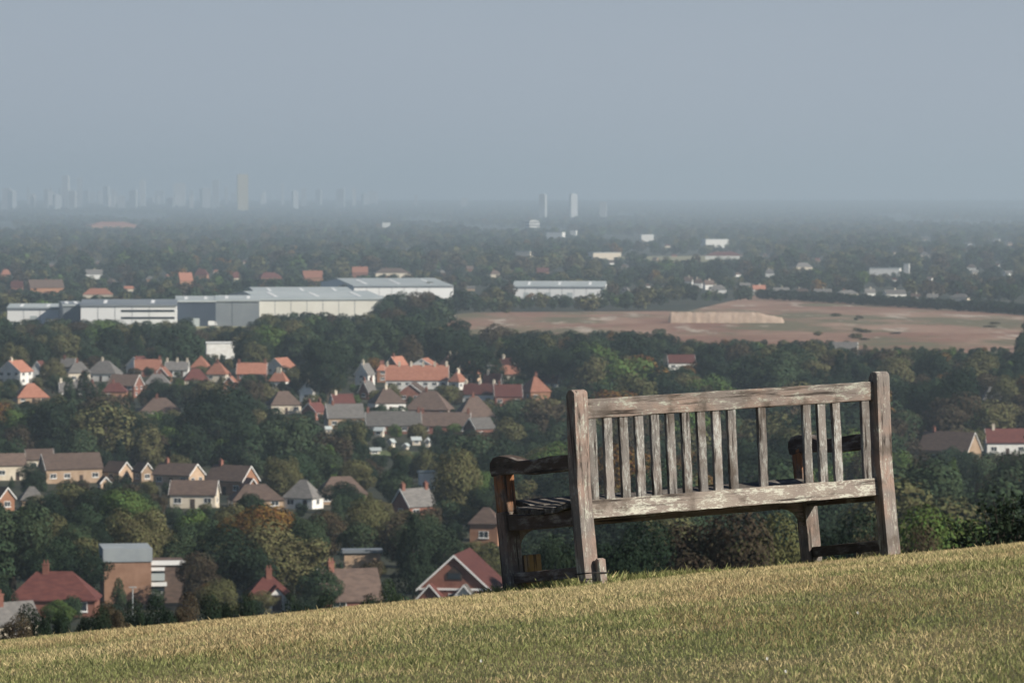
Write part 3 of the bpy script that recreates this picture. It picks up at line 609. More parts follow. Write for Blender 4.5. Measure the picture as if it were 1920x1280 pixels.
# flat roofed brick block with its white glazed wing
P, d = foot(240, 1128); s = d / F; blk = empty('apartment_block', P, -math.atan2(P.x, P.y) + R(4)); tag(blk, 'flat roofed brick block with a grey fascia and a white glazed wing', 'building')
Wd, Hh = 86 * s, 103 * s; x0, x1 = -46 * s, 42 * s
mb = MB(); mb.box(x0, x1, 0, 9, -2, Hh * .76); mb.build('wall', M['brick_dull'], blk)
mb = MB(); mb.box(x0 - .15, x1 + .15, -.15, 9.15, Hh * .76, Hh); mb.build('fascia', M['fascia_grey'], blk)
mb = MB(); mb.box(x1 + .003, x1 + 66 * s, 1.2, 8, -2, Hh * .74); wg = mb.build('wing', M['roof_brown'], blk)
for i, (za, zb, m_, xe) in enumerate(((.68, .76, 'metal_white', 66), (.58, .64, 'metal_white', 26), (.40, .53, 'metal_pale', 26), (.30, .37, 'metal_white', 30), (.12, .2, 'metal_white', 24))):
    mb = MB(); mb.box(x1 + .006, x1 + xe * s, .9 - .05 * i, 1.4, Hh * za, Hh * zb); mb.build('balcony_band', M[m_], wg)
for i, (za, zb) in enumerate(((.53, .58), (.2, .30))):
    mb = MB(); mb.box(x1 + .2, x1 + 26 * s, 1.1, 1.25, Hh * za, Hh * zb); mb.build('window', M['glass'], wg)
PROT.append((200, 1022, 284, 1078, d)); PROT.append((284, 1044, 322, 1090, d)); FOOT.append((P.x, P.y, 8)); LAND.append((P, 'the flat roofed brick block'))
# street lamp by the block
P, d = foot(247, 1150); lp = empty('street_lamp', P); tag(lp, 'slender pale street lamp before the flat roofed brick block', 'street lamp')
hl = 52 * d / F; mb = MB(); mb.tube([(0, 0, -.3), (0, 0, hl)], [.09, .06], 8); mb.build('pole', M['metal_pale'], lp); mb = MB(); mb.box(-.45, .5, -.12, .12, hl, hl + .1); mb.build('lamp_head', M['metal_pale'], lp)
PROT.append((243, 1098, 251, 1138, d))
# garden sheds and greenhouses between the grey terrace and the trees
for i, (x0, y0, x1, y1, yw, lb) in enumerate(((690, 838, 714, 852, 5, 'long white garden shed beside the lawn'), (726, 822, 742, 838, 60, 'white greenhouse gable by the lawn'), (770, 818, 790, 834, 10, 'pale square garden shed under the long brown terrace'), (796, 820, 808, 838, 80, 'narrow white garden shed next to the pale one'), (608, 798, 622, 812, 15, 'bright white shed standing alone by dark trees'), (700, 800, 722, 818, -20, 'white shed below the long grey terrace'), (754, 830, 768, 842, 70, 'tiny white playhouse on the garden lawn'))):
    e, q = building(x0, y0, x1, y1, G, yw, .7, .35, 'render_cream', 'metal_pale', 0, .7, lb, name='garden_shed', cat='shed')
draped('lawn', [(712, 846), (800, 848), (780, 858), (690, 857)], two('lawn', (.10, .13, .05), (.13, .15, .06), .1, vary=0), .3)

# ------------------------------------------------------------------ industrial sheds
def warehouse(x0, y0, x1, y1, yaw, depth, roofh, wall, roof, label, bands=0, doors=0, bx=(.5, 1), mono=None):
    P, d = foot((x0 + x1) / 2, y1); s = d / F; L2 = (x1 - x0) * s / 2 / math.cos(R(yaw)); H = (y1 - y0) * s - roofh
    e = empty('warehouse', P, R(yaw) - math.atan2(P.x, P.y)); tag(e, label, 'warehouse')
    mb = MB(); mb.box(-L2, L2, 0, depth, -3, H); mb.build('wall', M[wall], e)
    mb = MB(); o = .4
    slab(mb, (-L2 - o, -o, H), (L2 + o, -o, H), (L2 + o, depth * .5, H + roofh), (-L2 - o, depth * .5, H + roofh), .5); slab(mb, (L2 + o, depth + o, H), (-L2 - o, depth + o, H), (-L2 - o, depth * .5, H + roofh - .01), (L2 + o, depth * .5, H + roofh - .01), .5)
    ro = mb.build('roof', M[roof], e)
    mb = MB()
    for sx in (-1, 1): mb.poly([(sx * L2, 0, H - .01), (sx * L2, depth, H - .01), (sx * L2, depth * .5, H + roofh - .5)])
    mb.build('gable_panel', M[wall], e)
    mb = MB(); mb.box(-L2 - o, L2 + o, -o - .25, -o - .003, H - .9, H - .05); mb.build('gutter', M['metal_pale' if wall != 'metal_white' else 'metal_grey'], ro)
    for k in range(bands):
        mb = MB(); xa, xb = -L2 + 2 * L2 * bx[0], -L2 + 2 * L2 * bx[1] - 1; z = H * (.42 + .28 * k); mb.box(xa, xb, -.12, .05, z, z + 1.2); mb.build('window_band', M['glass'], e)
    nl = max(2, int(L2 / 9)); mb0 = MB(); sl = roofh / (depth * .5 + o); ya_, yb_ = depth * .12, depth * .4
    mb0.hexa([(-.9, ya_, H + (ya_ + o) * sl + .02), (.9, ya_, H + (ya_ + o) * sl + .02), (.9, yb_, H + (yb_ + o) * sl + .02), (-.9, yb_, H + (yb_ + o) * sl + .02), (-.9, ya_, H + (ya_ + o) * sl + .16), (.9, ya_, H + (ya_ + o) * sl + .16), (.9, yb_, H + (yb_ + o) * sl + .16), (-.9, yb_, H + (yb_ + o) * sl + .16)]); rm_ = mb0.mesh('roof_light', [M['metal_white']])
    for k in range(nl): q_ = link('roof_light', rm_, ro); q_.location.x = -L2 + 2 * L2 * (k + .5) / nl
    jm = MB(); jm.box(-.12, .12, -.1, .05, .2, H - 1.1); jm = jm.mesh('cladding_joint', [M['metal_grey' if wall in ('metal_white', 'metal_cream') else 'metal_navy']])
    for k in range(1, max(2, int(2 * L2 / 9))): q_ = link('cladding_joint', jm, e); q_.location.x = -L2 + 9 * k
    for k in range(doors):
        xc = -L2 + 2 * L2 * (k + .6) / (doors + .2); mb = MB(); mb.box(xc - 2, xc + 2, -.12, .05, 0, 4.6); mb.build('loading_door', M['metal_pale'], e)
    PROT.append((x0, y0 - 2, x1, y0 + .72 * (y1 - y0), d)); LAND.append((P, 'the ' + label.split(' with')[0].split(' beside')[0]))
    c, sn = math.cos(R(yaw) - math.atan2(P.x, P.y)), math.sin(R(yaw) - math.atan2(P.x, P.y))
    for u in np.linspace(-L2, L2, 6):
        for v_ in np.linspace(0, depth, 4): FOOT.append((P.x + c * u - sn * v_, P.y + sn * u + c * v_, 14))
    return e, L2, H
warehouse(14, 570, 112, 606, -3, 60, 1.6, 'metal_white', 'metal_pale', 'small white warehouse with sloping pale eaves', doors=1)
warehouse(118, 566, 152, 612, 2, 70, 1.0, 'metal_grey', 'metal_grey', 'narrow dark grey warehouse between two white ones')
warehouse(152, 563, 330, 617, -1, 75, 2.0, 'metal_white', 'metal_grey', 'white warehouse with long bands of office windows', bands=2, bx=(.42, 1))
warehouse(330, 557, 404, 612, 0, 80, 1.6, 'metal_navy', 'metal_pale', 'navy blue fronted warehouse with a small white door', doors=1)
warehouse(404, 556, 486, 612, 0, 80, 1.6, 'metal_grey', 'metal_pale', 'slate grey fronted warehouse with parked vans outside')
warehouse(486, 549, 722, 606, 9, 120, 3.0, 'metal_cream', 'metal_pale', 'long cream warehouse half hidden by trees', doors=3)
warehouse(480, 540, 664, 572, 6, 90, 3.0, 'metal_grey', 'metal_pale', 'pale roofed warehouse behind the long cream one')
warehouse(664, 525, 850, 566, 9, 170, 4.0, 'metal_white', 'metal_pale', 'large white warehouse with broad pale roof', doors=2)
warehouse(962, 528, 1134, 560, -2, 60, 3.5, 'metal_white', 'metal_pale', 'isolated long white warehouse beside the red earth field', doors=4)
def van(px, py, ln, label, m='metal_white'):
    P, d = foot(px, py); e = empty('van', P + Vector((0, 0, .3)), R(3)); tag(e, label, 'van')
    mb = MB(); mb.prism([(0, .5), (0, 2.9), (2.2, 2.9), (2.2, .5)], -ln / 2, ln / 2 - 1.7); mb.build('cargo_box', M[m], e)
    mb = MB(); mb.hexa([(ln / 2 - 1.697, 0, .5), (ln / 2, 0, .5), (ln / 2, 2.2, .5), (ln / 2 - 1.697, 2.2, .5), (ln / 2 - 1.697, .05, 2.4), (ln / 2 - .7, .05, 2.4), (ln / 2 - .7, 2.15, 2.4), (ln / 2 - 1.697, 2.15, 2.4)]); cb = mb.build('cab', M[m], e)
    mb = MB(); mb.box(ln / 2 - 1.4, ln / 2 - .75, -.02, .04, 1.4, 2.1); mb.build('side_window', M['glass'], cb)
    for xx in (-ln / 2 + 1, ln / 2 - 1):
        for yy in (.1, 2.1): mb = MB(); mb.tube([(xx, yy - .14, .42), (xx, yy + .14, .42)], [.45, .45], 12); mb.build('wheel', M['rubber'], e)
    PROT.append((px - ln / 2 * F / d, py - 11, px + ln / 2 * F / d, py, d))
van(392, 612, 9, 'white box van parked at the end of the slate grey warehouse'); van(418, 610, 13, 'long white lorry parked between two vans at the grey warehouse'); van(450, 608, 9, 'white van beside the long lorry close to the cream warehouse')
# pale rubble bank on the red earth
P, d = foot(1362, 606); bk = MB(); s = d / F; n = 60
for i in range(n + 1):
    u = (i / n - .5) * 216 * s; hh = 21 * s * (1 - .5 * max(0, i / n - .75) / .25) * (.35 if i in (0, n) else 1) * random.uniform(.93, 1.04); j = random.uniform(-.25, .25)
    bk.v += [(u, 0 + j, -1), (u, 2.5 + j, hh * .6), (u, 5 + j, hh), (u, 12, hh * .9), (u, 22, -1)]
for i in range(n):
    for k in range(4): bk.f.append((i * 5 + k, i * 5 + 5 + k, i * 5 + 6 + k, i * 5 + 1 + k)); bk.m.append(0)
bk.f += [(0, 1, 2, 3, 4), tuple(n * 5 + k for k in (4, 3, 2, 1, 0))]; bk.m += [0, 0]
M['rubble'] = two('rubble', (.34, .25, .185), (.42, .32, .245), .4, (1, 1, .25), vary=0)
o = bk.build('rubble_bank', M['rubble'], None, True); o.location = P; o.rotation_euler = (0, 0, -math.atan2(P.x, P.y)); tag(o, 'long pale cream rubble bank standing on the red earth field', 'bank')
PROT.append((1255, 572, 1472, 602, d)); PROT.append((850, 590, 1250, 622, 2400)); PROT.append((1250, 590, 1600, 640, 2300)); PROT.append((1475, 565, 1920, 600, 2600)); PROT.append((1600, 600, 1930, 655, 2100))

# ------------------------------------------------------------------ far houses and blocks, each a thing
far = [(50, 515, 120, 552, 'brick_orange', 'roof_brown', 'salmon brick terrace by the warehouses'), (155, 534, 212, 560, 'render_cream', 'roof_orange', 'cream house under an orange roof near the small white warehouse'), (160, 500, 192, 520, 'render_white', 'roof_grey', 'pair of white gables above the cream house'), (332, 502, 362, 540, 'brick_orange', 'roof_orange', 'tall salmon brick house behind the navy warehouse'), (364, 498, 392, 524, 'brick_orange', 'roof_red', 'pink brick house beside the tall salmon one'), (436, 504, 448, 530, 'render_cream', 'roof_red', 'narrow cream house with a red roof'), (480, 506, 530, 526, 'brick_red', 'roof_red', 'dull red terrace above the pale warehouse roofs'), (566, 500, 606, 532, 'brick_orange', 'roof_orange', 'orange gabled house above the pale warehouse roofs'), (2, 500, 20, 520, 'brick_orange', 'roof_orange', 'small orange house before the wooded ridge'), (20, 520, 44, 546, 'brick_red', 'roof_red', 'dark red house next to the salmon terrace'), (660, 494, 690, 520, 'brick_red', 'roof_orange', 'red house behind the large white warehouse'), (700, 498, 770, 518, 'render_cream', 'roof_brown', 'long plum roofed terrace behind the large white warehouse'), (1004, 498, 1030, 516, 'brick_orange', 'roof_red', 'bright red roofed house near the isolated white warehouse'), (918, 504, 938, 518, 'render_cream', 'roof_brown', 'small yellow cream house near the isolated white warehouse'),
 (1282, 514, 1300, 534, 'render_white', 'roof_brown', None), (1300, 517, 1318, 537, 'render_white', 'roof_brown', None), (1318, 520, 1340, 540, 'render_white', 'roof_brown', None), (1330, 530, 1362, 548, 'render_white', 'roof_grey', None), (1410, 530, 1436, 548, 'render_white', 'roof_orange', 'white house with orange roof at the head of the red earth'), (1434, 500, 1452, 518, 'render_white', 'roof_grey', None), (1486, 488, 1524, 506, 'render_cream', 'roof_grey', 'pale yellow building with trees around'), (1630, 498, 1690, 514, 'render_white', 'metal_pale', 'long low white school building'), (1694, 488, 1706, 512, 'render_white', 'metal_pale', 'slim pale tower beside the school building'),
 (1450, 536, 1480, 548, 'render_white', 'roof_grey', None), (1486, 538, 1520, 550, 'render_white', 'roof_brown', None), (1526, 538, 1560, 552, 'render_white', 'roof_grey', None), (1566, 540, 1610, 554, 'render_cream', 'roof_grey', None), (1620, 536, 1642, 554, 'render_white', 'roof_grey', None), (1654, 538, 1700, 556, 'render_white', 'roof_grey', None), (1708, 546, 1726, 560, 'render_white', 'roof_brown', None), (1738, 546, 1760, 562, 'render_white', 'roof_grey', None), (1780, 546, 1820, 562, 'render_cream', 'roof_grey', None),
 (1314, 444, 1368, 462, 'render_white', 'metal_pale', 'long white building on the far side of the valley'), (1322, 468, 1392, 484, 'render_white', 'roof_red', 'row of white fronts along the pale field'), (1200, 436, 1226, 450, 'render_white', 'metal_pale', 'white block over the pale field'), (1024, 432, 1060, 446, 'render_white', 'metal_pale', 'low white building near the square white block'), (1068, 428, 1082, 444, 'render_white', 'metal_pale', 'small white building near the square white block'), (1100, 470, 1165, 484, 'render_cream', 'metal_pale', 'long pale grey building next to the pale field'), (966, 468, 1000, 482, 'render_cream', 'metal_pale', 'low pale building in the wood behind the warehouse'), (716, 414, 732, 428, 'render_white', 'metal_pale', 'small white block above the wooded ridge'), (160, 412, 260, 428, 'brick_orange', 'roof_orange', 'long pink block above the wooded ridge')]
for x0, y0, x1, y1, wm, rm, lb in far:
    flat = rm == 'metal_pale'
    building(x0, y0 + .22 * (y1 - y0), x1, y1 + 3, 'flat' if flat else random.choice((G, HP)), random.uniform(-25, 25), .5, .46, wm, rm, 0 if flat else 1, .6, lb or 'white walled house in the row beyond the red earth', None, 'office_block' if flat else 'house', 'building' if flat else 'house', None if lb else 'white houses beyond the red earth')
def tower(px, ytop, ybase, wpx, m, label, d=None, group=None):
    P, d = foot(px, ybase, d); P.z = float(zt(P.x, P.y)); s = d / F; ht = -d * math.tan(math.atan((ytop - CY) / F) + PITCH) - P.z; w_ = wpx * s
    e = empty('tower_block', P, random.uniform(-.5, .5)); tag(e, label, 'tower block', group)
    mb = MB(); mb.box(-w_ / 2, w_ / 2, -w_ * .4, w_ * .4, -3, ht - 3); mb.build('wall', M[m], e)
    mb = MB(); mb.box(-w_ * .3, w_ * .3, -w_ * .25, w_ * .25, ht - 3.0, ht); mb.build('roof_plant', M['concrete'], e)
    for k in range(3 if d < 11000 else 0):
        mb = MB(); z = ht * (.3 + .22 * k); mb.box(-w_ / 2 - .12, w_ / 2 + .12, -w_ * .4 - .12, w_ * .4 + .12, z, z + ht * .09); mb.build('window_band', M['glass'], e)
tower(1018, 363, 392, 12, 'concrete_pale', 'pale tower block, the slightly narrower of a pair on the far plain', 15500); tower(1075, 363, 392, 13, 'concrete_pale', 'pale tower block with a twin standing on the far plain', 15500)
tower(998, 412, 436, 22, 'render_white', 'square white block standing out of the far woods'); tower(455, 326, 378, 20, 'concrete_gold', 'golden yellow tower in the hazy city skyline', 20000); tower(1131, 378, 396, 12, 'concrete_pale', 'low pale block next to the twin towers', 15500)
for px, yt, wp in ((20, 350, 22), (60, 356, 16), (95, 352, 18), (124, 322, 14), (150, 326, 12), (200, 342, 12), (268, 330, 12), (300, 350, 20), (337, 336, 26), (405, 330, 14), (386, 346, 20), (530, 338, 6), (570, 346, 12), (598, 348, 12), (640, 346, 14), (664, 346, 8), (700, 352, 18), (780, 358, 6), (870, 364, 14)):
    tower(px, yt + 7, 378, wp * .85, 'concrete_hazed' if random.random() < .6 else 'concrete', f"{'tall' if yt < 334 else 'low'} {'slim' if wp < 10 else 'broad' if wp > 16 else 'square'} pale block fading into the haze of the city skyline", random.uniform(22000, 26000), f"{'tall' if yt < 334 else 'low'} {'slim' if wp < 10 else 'broad' if wp > 16 else 'square'} towers of the hazy city")
fr = random.Random(8)
for k in range(46):                                  # the low built-up mass of the city, block by block
    px = fr.choice([fr.gauss(90, 60), fr.gauss(330, 90), fr.uniform(0, 760)]); wp = fr.uniform(5, 15); yt = fr.uniform(350, 371)
    tower(px, yt, 379, wp, fr.choice(['concrete_hazed', 'concrete_hazed', 'concrete', 'concrete_pale']), 'small low pale block in the hazy mass of the far city', fr.uniform(21000, 28000), 'small blocks of the far city')
for k in range(62):                                  # small roofs scattered through the far trees
    if k % 2: px, yb, wm, rm, wh = fr.uniform(0, 900), fr.uniform(492, 548), fr.choice(['brick_orange', 'brick_red', 'render_cream', 'brick_buff']), fr.choice(['roof_orange', 'roof_red', 'roof_brown', 'roof_grey']), 'behind the warehouses'
    else: px, yb, wm, rm, wh = fr.uniform(1130, 1910), fr.uniform(448, 556), fr.choice(['render_white', 'render_white', 'render_cream', 'brick_buff']), fr.choice(['roof_grey', 'roof_brown', 'roof_red']), 'beyond the red earth'
    w_ = fr.uniform(11, 22) * (1 if yb > 500 else .75)
    if any(x0 < px + w_ and px < x1 and y0 - 4 < yb and yb - 10 < y1 + 4 for x0, y0, x1, y1, _ in PROT): continue
    building(px, yb - w_ * fr.uniform(.5, .65), px + w_, yb, fr.choice([G, HP]), fr.uniform(-35, 35), .7, .5, wm, rm, 0, .45, f"tiny {NWL[wm]} house with {NM[rm]} roof among the far trees {wh}", None, 'house', 'house', f"tiny {NWL[wm]} houses {wh}")
# ------------------------------------------------------------------ trees
def rnd_unit(rng, n):
    v = rng.normal(size=(n, 3)); return v / np.linalg.norm(v, axis=1)[:, None]
def cards(rng, P, Nn, size, asp=.72):
    n = len(P); a = np.cross(Nn, rnd_unit(rng, n)); a /= np.linalg.norm(a, axis=1)[:, None] + 1e-9; b_ = np.cross(Nn, a)
    s = size * rng.uniform(.6, 1.35, (n, 1)); A = a * s * .5; B = b_ * s * .5 * asp
    j = lambda: rng.uniform(.6, 1.2, (n, 1))
    return np.stack([P - A * j(), P - B * j(), P + A * j(), P + B * j()], 1).reshape(-1, 3)
def crown(seed, n, card, shape):
    """leaf clumps spread over many uneven lobes: total height 10, width 9"""
    rng = np.random.default_rng(seed); C, Rr = [], []
    if shape == 'conifer':
        for k in range(46):
            z = 1.0 + 8.6 * (k / 46) ** .9; r = 3.7 * (1 - z / 10.2) ** .85 + .25; a = rng.uniform(0, 6.28)
            C.append((r * .62 * math.cos(a), r * .62 * math.sin(a), z)); Rr.append(r * .5 + .3)
    else:
        nl = {'round': 26, 'tall': 26, 'wide': 30, 'shrub': 22}[shape]
        for k in range(nl):
            u = rnd_unit(rng, 1)[0]; q = rng.uniform(.35, .95)
            if shape == 'round': c = u * q * np.array([3.2, 3.2, 3.0]) + np.array([0, 0, 5.9])
            elif shape == 'tall': c = u * q * np.array([2.7, 2.7, 3.7]) + np.array([0, 0, 5.6])
            elif shape == 'wide': c = u * q * np.array([3.6, 3.6, 2.5]) + np.array([0, 0, 6.0])
            else: c = u * q * np.array([3.4, 3.4, 4.0]) + np.array([0, 0, 4.6])
            C.append(c); Rr.append(rng.choice([.75, 1.1, 1.6, 2.2]) * rng.uniform(.85, 1.1))
    C, Rr = np.array(C), np.array(Rr); out_p, out_n = [], []; per = Rr ** 2 / (Rr ** 2).sum()
    for c, r, p in zip(C, Rr, per):
        m_ = int(n * p * 1.9); u = rnd_unit(rng, m_); pt = c + u * (r * (1.0 - .5 * rng.random((m_, 1)) ** 2.2)) * np.array([1, 1, .82])
        dd = np.linalg.norm((pt[:, None] - C[None]) / np.array([1, 1, .82]), axis=2) / Rr[None]
        keep = (dd < .62).sum(1) == 0
        out_p.append(pt[keep]); nn = u[keep] + .42 * rnd_unit(rng, keep.sum()) + np.array([0, 0, .15]); out_n.append(nn / np.linalg.norm(nn, axis=1)[:, None])
    P = np.concatenate(out_p); Nn = np.concatenate(out_n); lo_, hi_ = P.min(0), P.max(0); zb = .1 if shape in ('shrub', 'conifer') else 1.0; P = (P - (lo_ + hi_) / 2 * np.array([1, 1, 0]) - np.array([0, 0, lo_[2]])) * np.array([9 / (hi_[0] - lo_[0]), 9 / (hi_[1] - lo_[1]), (10 - zb) / (hi_[2] - lo_[2])]) + np.array([0, 0, zb])
    sel = rng.permutation(len(P))[:n]; return mesh_np('crown', cards(rng, P[sel], Nn[sel], card), 4, [LEAF['mid']])
def trunk(seed):
    rr = random.Random(seed); mb = MB(); mb.tube([(0, 0, -.6), (.05, .02, 1.6), (0, .1, 3.4), (.15, 0, 6.2)], [.42, .32, .25, .1], 8)
    for k in range(5):
        a = rr.uniform(0, 6.28); z = rr.uniform(2, 4.2); r = rr.uniform(1.6, 2.6); mb.tube([(0, 0, z), (r * .5 * math.cos(a), r * .5 * math.sin(a), z + 1.1), (r * math.cos(a), r * math.sin(a), z + 2.4)], [.16, .11, .05], 6)
    return mb.mesh('trunk', [M['bark']], True)
CR = {('round', 'hi'): [crown(s, 9000, .36, 'round') for s in (1, 2, 3)], ('tall', 'hi'): [crown(4, 9000, .36, 'tall')], ('wide', 'hi'): [crown(s, 9500, .36, 'wide') for s in (5, 6)], ('conifer', 'hi'): [crown(7, 8000, .36, 'conifer')],
      ('round', 'lo'): [crown(s, 3200, .58, 'round') for s in (11, 12, 13, 14)], ('tall', 'lo'): [crown(s, 3200, .58, 'tall') for s in (15, 16)], ('wide', 'lo'): [crown(s, 3400, .58, 'wide') for s in (17, 18, 19)], ('conifer', 'lo'): [crown(s, 3000, .55, 'conifer') for s in (20, 21)],
      ('shrub', 'hi'): [crown(s, 15000, .27, 'shrub') for s in (22, 23)]}
TR = [trunk(s) for s in range(3)]
def own_material(o, m_):
    o.material_slots[0].link = 'OBJECT'; o.material_slots[0].material = m_
CW = {'dark': 'dark green', 'mid': 'mid green', 'olive': 'olive green', 'brown': 'brownish', 'orange': 'orange autumn', 'bright': 'bright green'}
SW = {'round': 'round crowned tree', 'tall': 'tall oval tree', 'wide': 'spreading tree', 'conifer': 'pointed conifer', 'shrub': 'bush'}
def put_tree(P, h, wd, colr, shape, lod, label=None, group=None):
    name = {'conifer': 'conifer_tree', 'shrub': 'bush'}.get(shape, 'tree'); e = empty(name, P, random.uniform(0, 6.28)); e.scale = (wd / 9, wd / 9, h / 10)
    c = link('crown', random.choice(CR[(shape, lod)]), e); own_material(c, LEAF[colr]); link('trunk', random.choice(TR), e)
    if not label:
        two_ = sorted(LAND, key=lambda q: (q[0] - P).length)[:2]; near = two_[0]; dist = (near[0] - P).length
        label = f"{CW[colr]} {SW[shape]} " + (f"near {near[1]}" if dist < 60 else f"between {two_[0][1]} and {two_[1][1]}" if dist < 200 else 'in the wooded belt before the red earth' if P.y > 1500 else 'in the thick wood on the valley floor'); group = f"{CW[colr]} {SW[shape]}s " + label.split(' ' + SW[shape] + ' ')[1]
    if len(label.split()) > 16: label = f"{CW[colr]} {SW[shape]} among the trees beyond {near[1]}"; group = f"{CW[colr]} {SW[shape]}s beyond {near[1]}"
    tag(e, label, 'bush' if shape == 'shrub' else 'tree', group); return e
placed = []
def tree_px(px, ytop, ybase, wpx, colr, shape, lod='hi', label=None, d=None):
    P, d = foot(px, ybase, d); h = -d * math.tan(math.atan((ytop - CY) / F) + PITCH) - P.z; w_ = wpx * d / F
    placed.append((px, ytop, ybase, wpx, d)); FOOT.append((P.x, P.y, w_ * .3)); return put_tree(P, h, w_, colr, shape, lod, label)
# trees that stand out
for a in [(528, 972, 1128, 200, 'olive', 'wide', 'hi', 'broad olive crowned tree behind the maroon roofed house'), (96, 1000, 1118, 130, 'mid', 'wide', 'hi', 'leafy green tree overhanging the large red hipped house'), (160, 1002, 1112, 90, 'olive', 'tall', 'hi', 'yellowing tree between the large red house and the brick block'),
 (600, 1058, 1146, 100, 'mid', 'round', 'hi', 'full green tree in front of the big steep brown roof'), (384, 1090, 1150, 40, 'orange', 'tall', 'hi', 'small orange autumn tree at the foot of the hill'), (108, 1118, 1172, 70, 'bright', 'round', 'hi', 'bright green small tree before the large red hipped house'),
 (488, 1104, 1152, 70, 'olive', 'round', 'hi', 'yellow green bush covering the front of the maroon roofed house'), (776, 958, 1122, 92, 'dark', 'conifer', 'hi', 'tall dark conifer next to the gabled house with the attic window'), (848, 838, 1000, 110, 'olive', 'tall', 'hi', 'tall olive brown tree beside the bench arm'), (748, 850, 942, 60, 'dark', 'conifer', 'hi', 'dark conifer behind the grey house with two chimneys'),
 (372, 1030, 1140, 90, 'brown', 'tall', 'hi', 'thin brown tree beside the white glazed wing'), (612, 632, 752, 104, 'dark', 'tall', 'hi', 'huge dark tree standing over the grey roofs'), (472, 618, 700, 80, 'dark', 'round', 'hi', 'big dark tree next to the low white building'), (552, 600, 672, 70, 'olive', 'round', 'lo', 'golden olive tree behind the two big dark trees'),
 (1140, 652, 700, 40, 'orange', 'round', 'lo', 'orange tree glowing at the wood behind the bench'), (98, 668, 736, 62, 'olive', 'round', 'hi', 'olive tree in front of the white gabled house'), (298, 706, 772, 72, 'dark', 'round', 'hi', 'dark round tree beside the red brick house with white windows'), (158, 690, 800, 60, 'dark', 'conifer', 'hi', 'dark conifer below the broad grey roofed house'), (130, 704, 800, 50, 'mid', 'conifer', 'hi', 'green conifer next to the orange hipped roof'), (180, 720, 806, 60, 'mid', 'round', 'hi', 'green tree under the broad grey roofed house'),
 (400, 716, 866, 170, 'dark', 'wide', 'hi', 'very wide dark tree behind the brown estate'), (110, 750, 850, 130, 'dark', 'wide', 'hi', 'deep shadowed tree behind the long buff row'), (250, 770, 868, 110, 'dark', 'round', 'hi', 'dark tree behind the white verged house'), (560, 780, 880, 130, 'dark', 'wide', 'hi', 'dark spreading tree above the orange gabled house'), (1772, 690, 830, 160, 'dark', 'wide', 'hi', 'great dark green tree behind the pink gabled house'), (1884, 700, 790, 80, 'olive', 'round', 'hi', 'yellowing tree over the red roofed white house'), (1000, 634, 730, 110, 'dark', 'round', 'hi', 'dark round tree behind the orange pyramid roof'), (890, 638, 722, 120, 'dark', 'wide', 'hi', 'dark spreading tree behind the red tiled house'), (1080, 640, 736, 100, 'dark', 'round', 'hi', 'dark tree above the left end of the bench back'),
 (745, 545, 606, 60, 'mid', 'round', 'lo', 'rounded tree at the end of the cream warehouse'), (790, 546, 610, 60, 'brown', 'round', 'lo', 'brownish tree in front of the large white warehouse'), (936, 606, 668, 80, 'brown', 'wide', 'lo', 'brown green tree at the edge of the red earth'), (720, 560, 614, 60, 'mid', 'round', 'lo', 'green tree covering the cream warehouse'),
 (60, 862, 910, 60, 'dark', 'round', 'hi', 'dark round tree before the long buff row'), (640, 900, 960, 90, 'dark', 'round', 'hi', 'dark tree in front of the wide brown roof'), (1210, 646, 720, 70, 'dark', 'round', 'lo', 'dark tree behind the bench top rail')]: tree_px(*a)
# bushes on the slope just beyond the crest
for a in [(1768, 938, 1075, 225, 'bright', 'shrub', 'hi', 'dome shaped green bush just over the crest beyond the bench', 170), (1700, 978, 1080, 140, 'brown', 'shrub', 'hi', 'low reddish brown bush touching the dome shaped green one', 165), (1320, 950, 1120, 250, 'brown', 'shrub', 'hi', 'big brownish bush behind the bench legs', 190), (1190, 970, 1125, 210, 'dark', 'shrub', 'hi', 'dark bush behind the left rear leg of the bench', 180), (1440, 962, 1110, 200, 'olive', 'shrub', 'hi', 'olive bush seen under the bench seat', 195), (1570, 950, 1100, 200, 'dark', 'shrub', 'hi', 'dark bush behind the right legs of the bench', 200), (1640, 960, 1090, 90, 'brown', 'shrub', 'hi', 'dull brown bush beyond the right rear leg of the bench', 185), (1060, 1000, 1130, 130, 'dark', 'shrub', 'hi', 'dark bush behind the bench stretcher', 200)]: tree_px(*a)
# dark leafy bush close behind the crest, large leaves told apart
def leafy_bush(px, ytop, ybase, wpx, d, label):
    P, d = foot(px, ybase, d); h = -d * math.tan(math.atan((ytop - CY) / F) + PITCH) - P.z; w_ = wpx * d / F; rng = np.random.default_rng(5); e = empty('bush', P); tag(e, label, 'bush')
    mb = MB(); tips = []
    for k in range(34):
        a = rng.uniform(0, 6.28); r = w_ / 2 * math.sqrt(rng.random()); hh = h * rng.uniform(.45, 1.0) * (1 - .35 * (2 * r / w_) ** 2); q = [(0.1 * math.cos(a), .1 * math.sin(a), -.1), (r * .5 * math.cos(a), r * .5 * math.sin(a), hh * .55), (r * math.cos(a), r * math.sin(a), hh)]
        mb.tube(q, [.02, .012, .004], 5); tips.append(q)
    mb.build('stems', M['bark'], e); pts = []
    for q in tips:
        q = np.array(q)
        for u in rng.random(150) ** .7: b_ = (1 - u) ** 2 * q[0] + 2 * u * (1 - u) * q[1] + u * u * q[2]; pts.append(b_ + rng.normal(0, .10, 3) * (1.2 - .7 * u))
    pts = np.array(pts); nn = rnd_unit(rng, len(pts)) + np.array([0, 0, .5]); nn /= np.linalg.norm(nn, axis=1)[:, None]
    link('crown', mesh_np('crown', cards(rng, pts, nn, .085, .6), 4, [LEAF['dark']]), e)
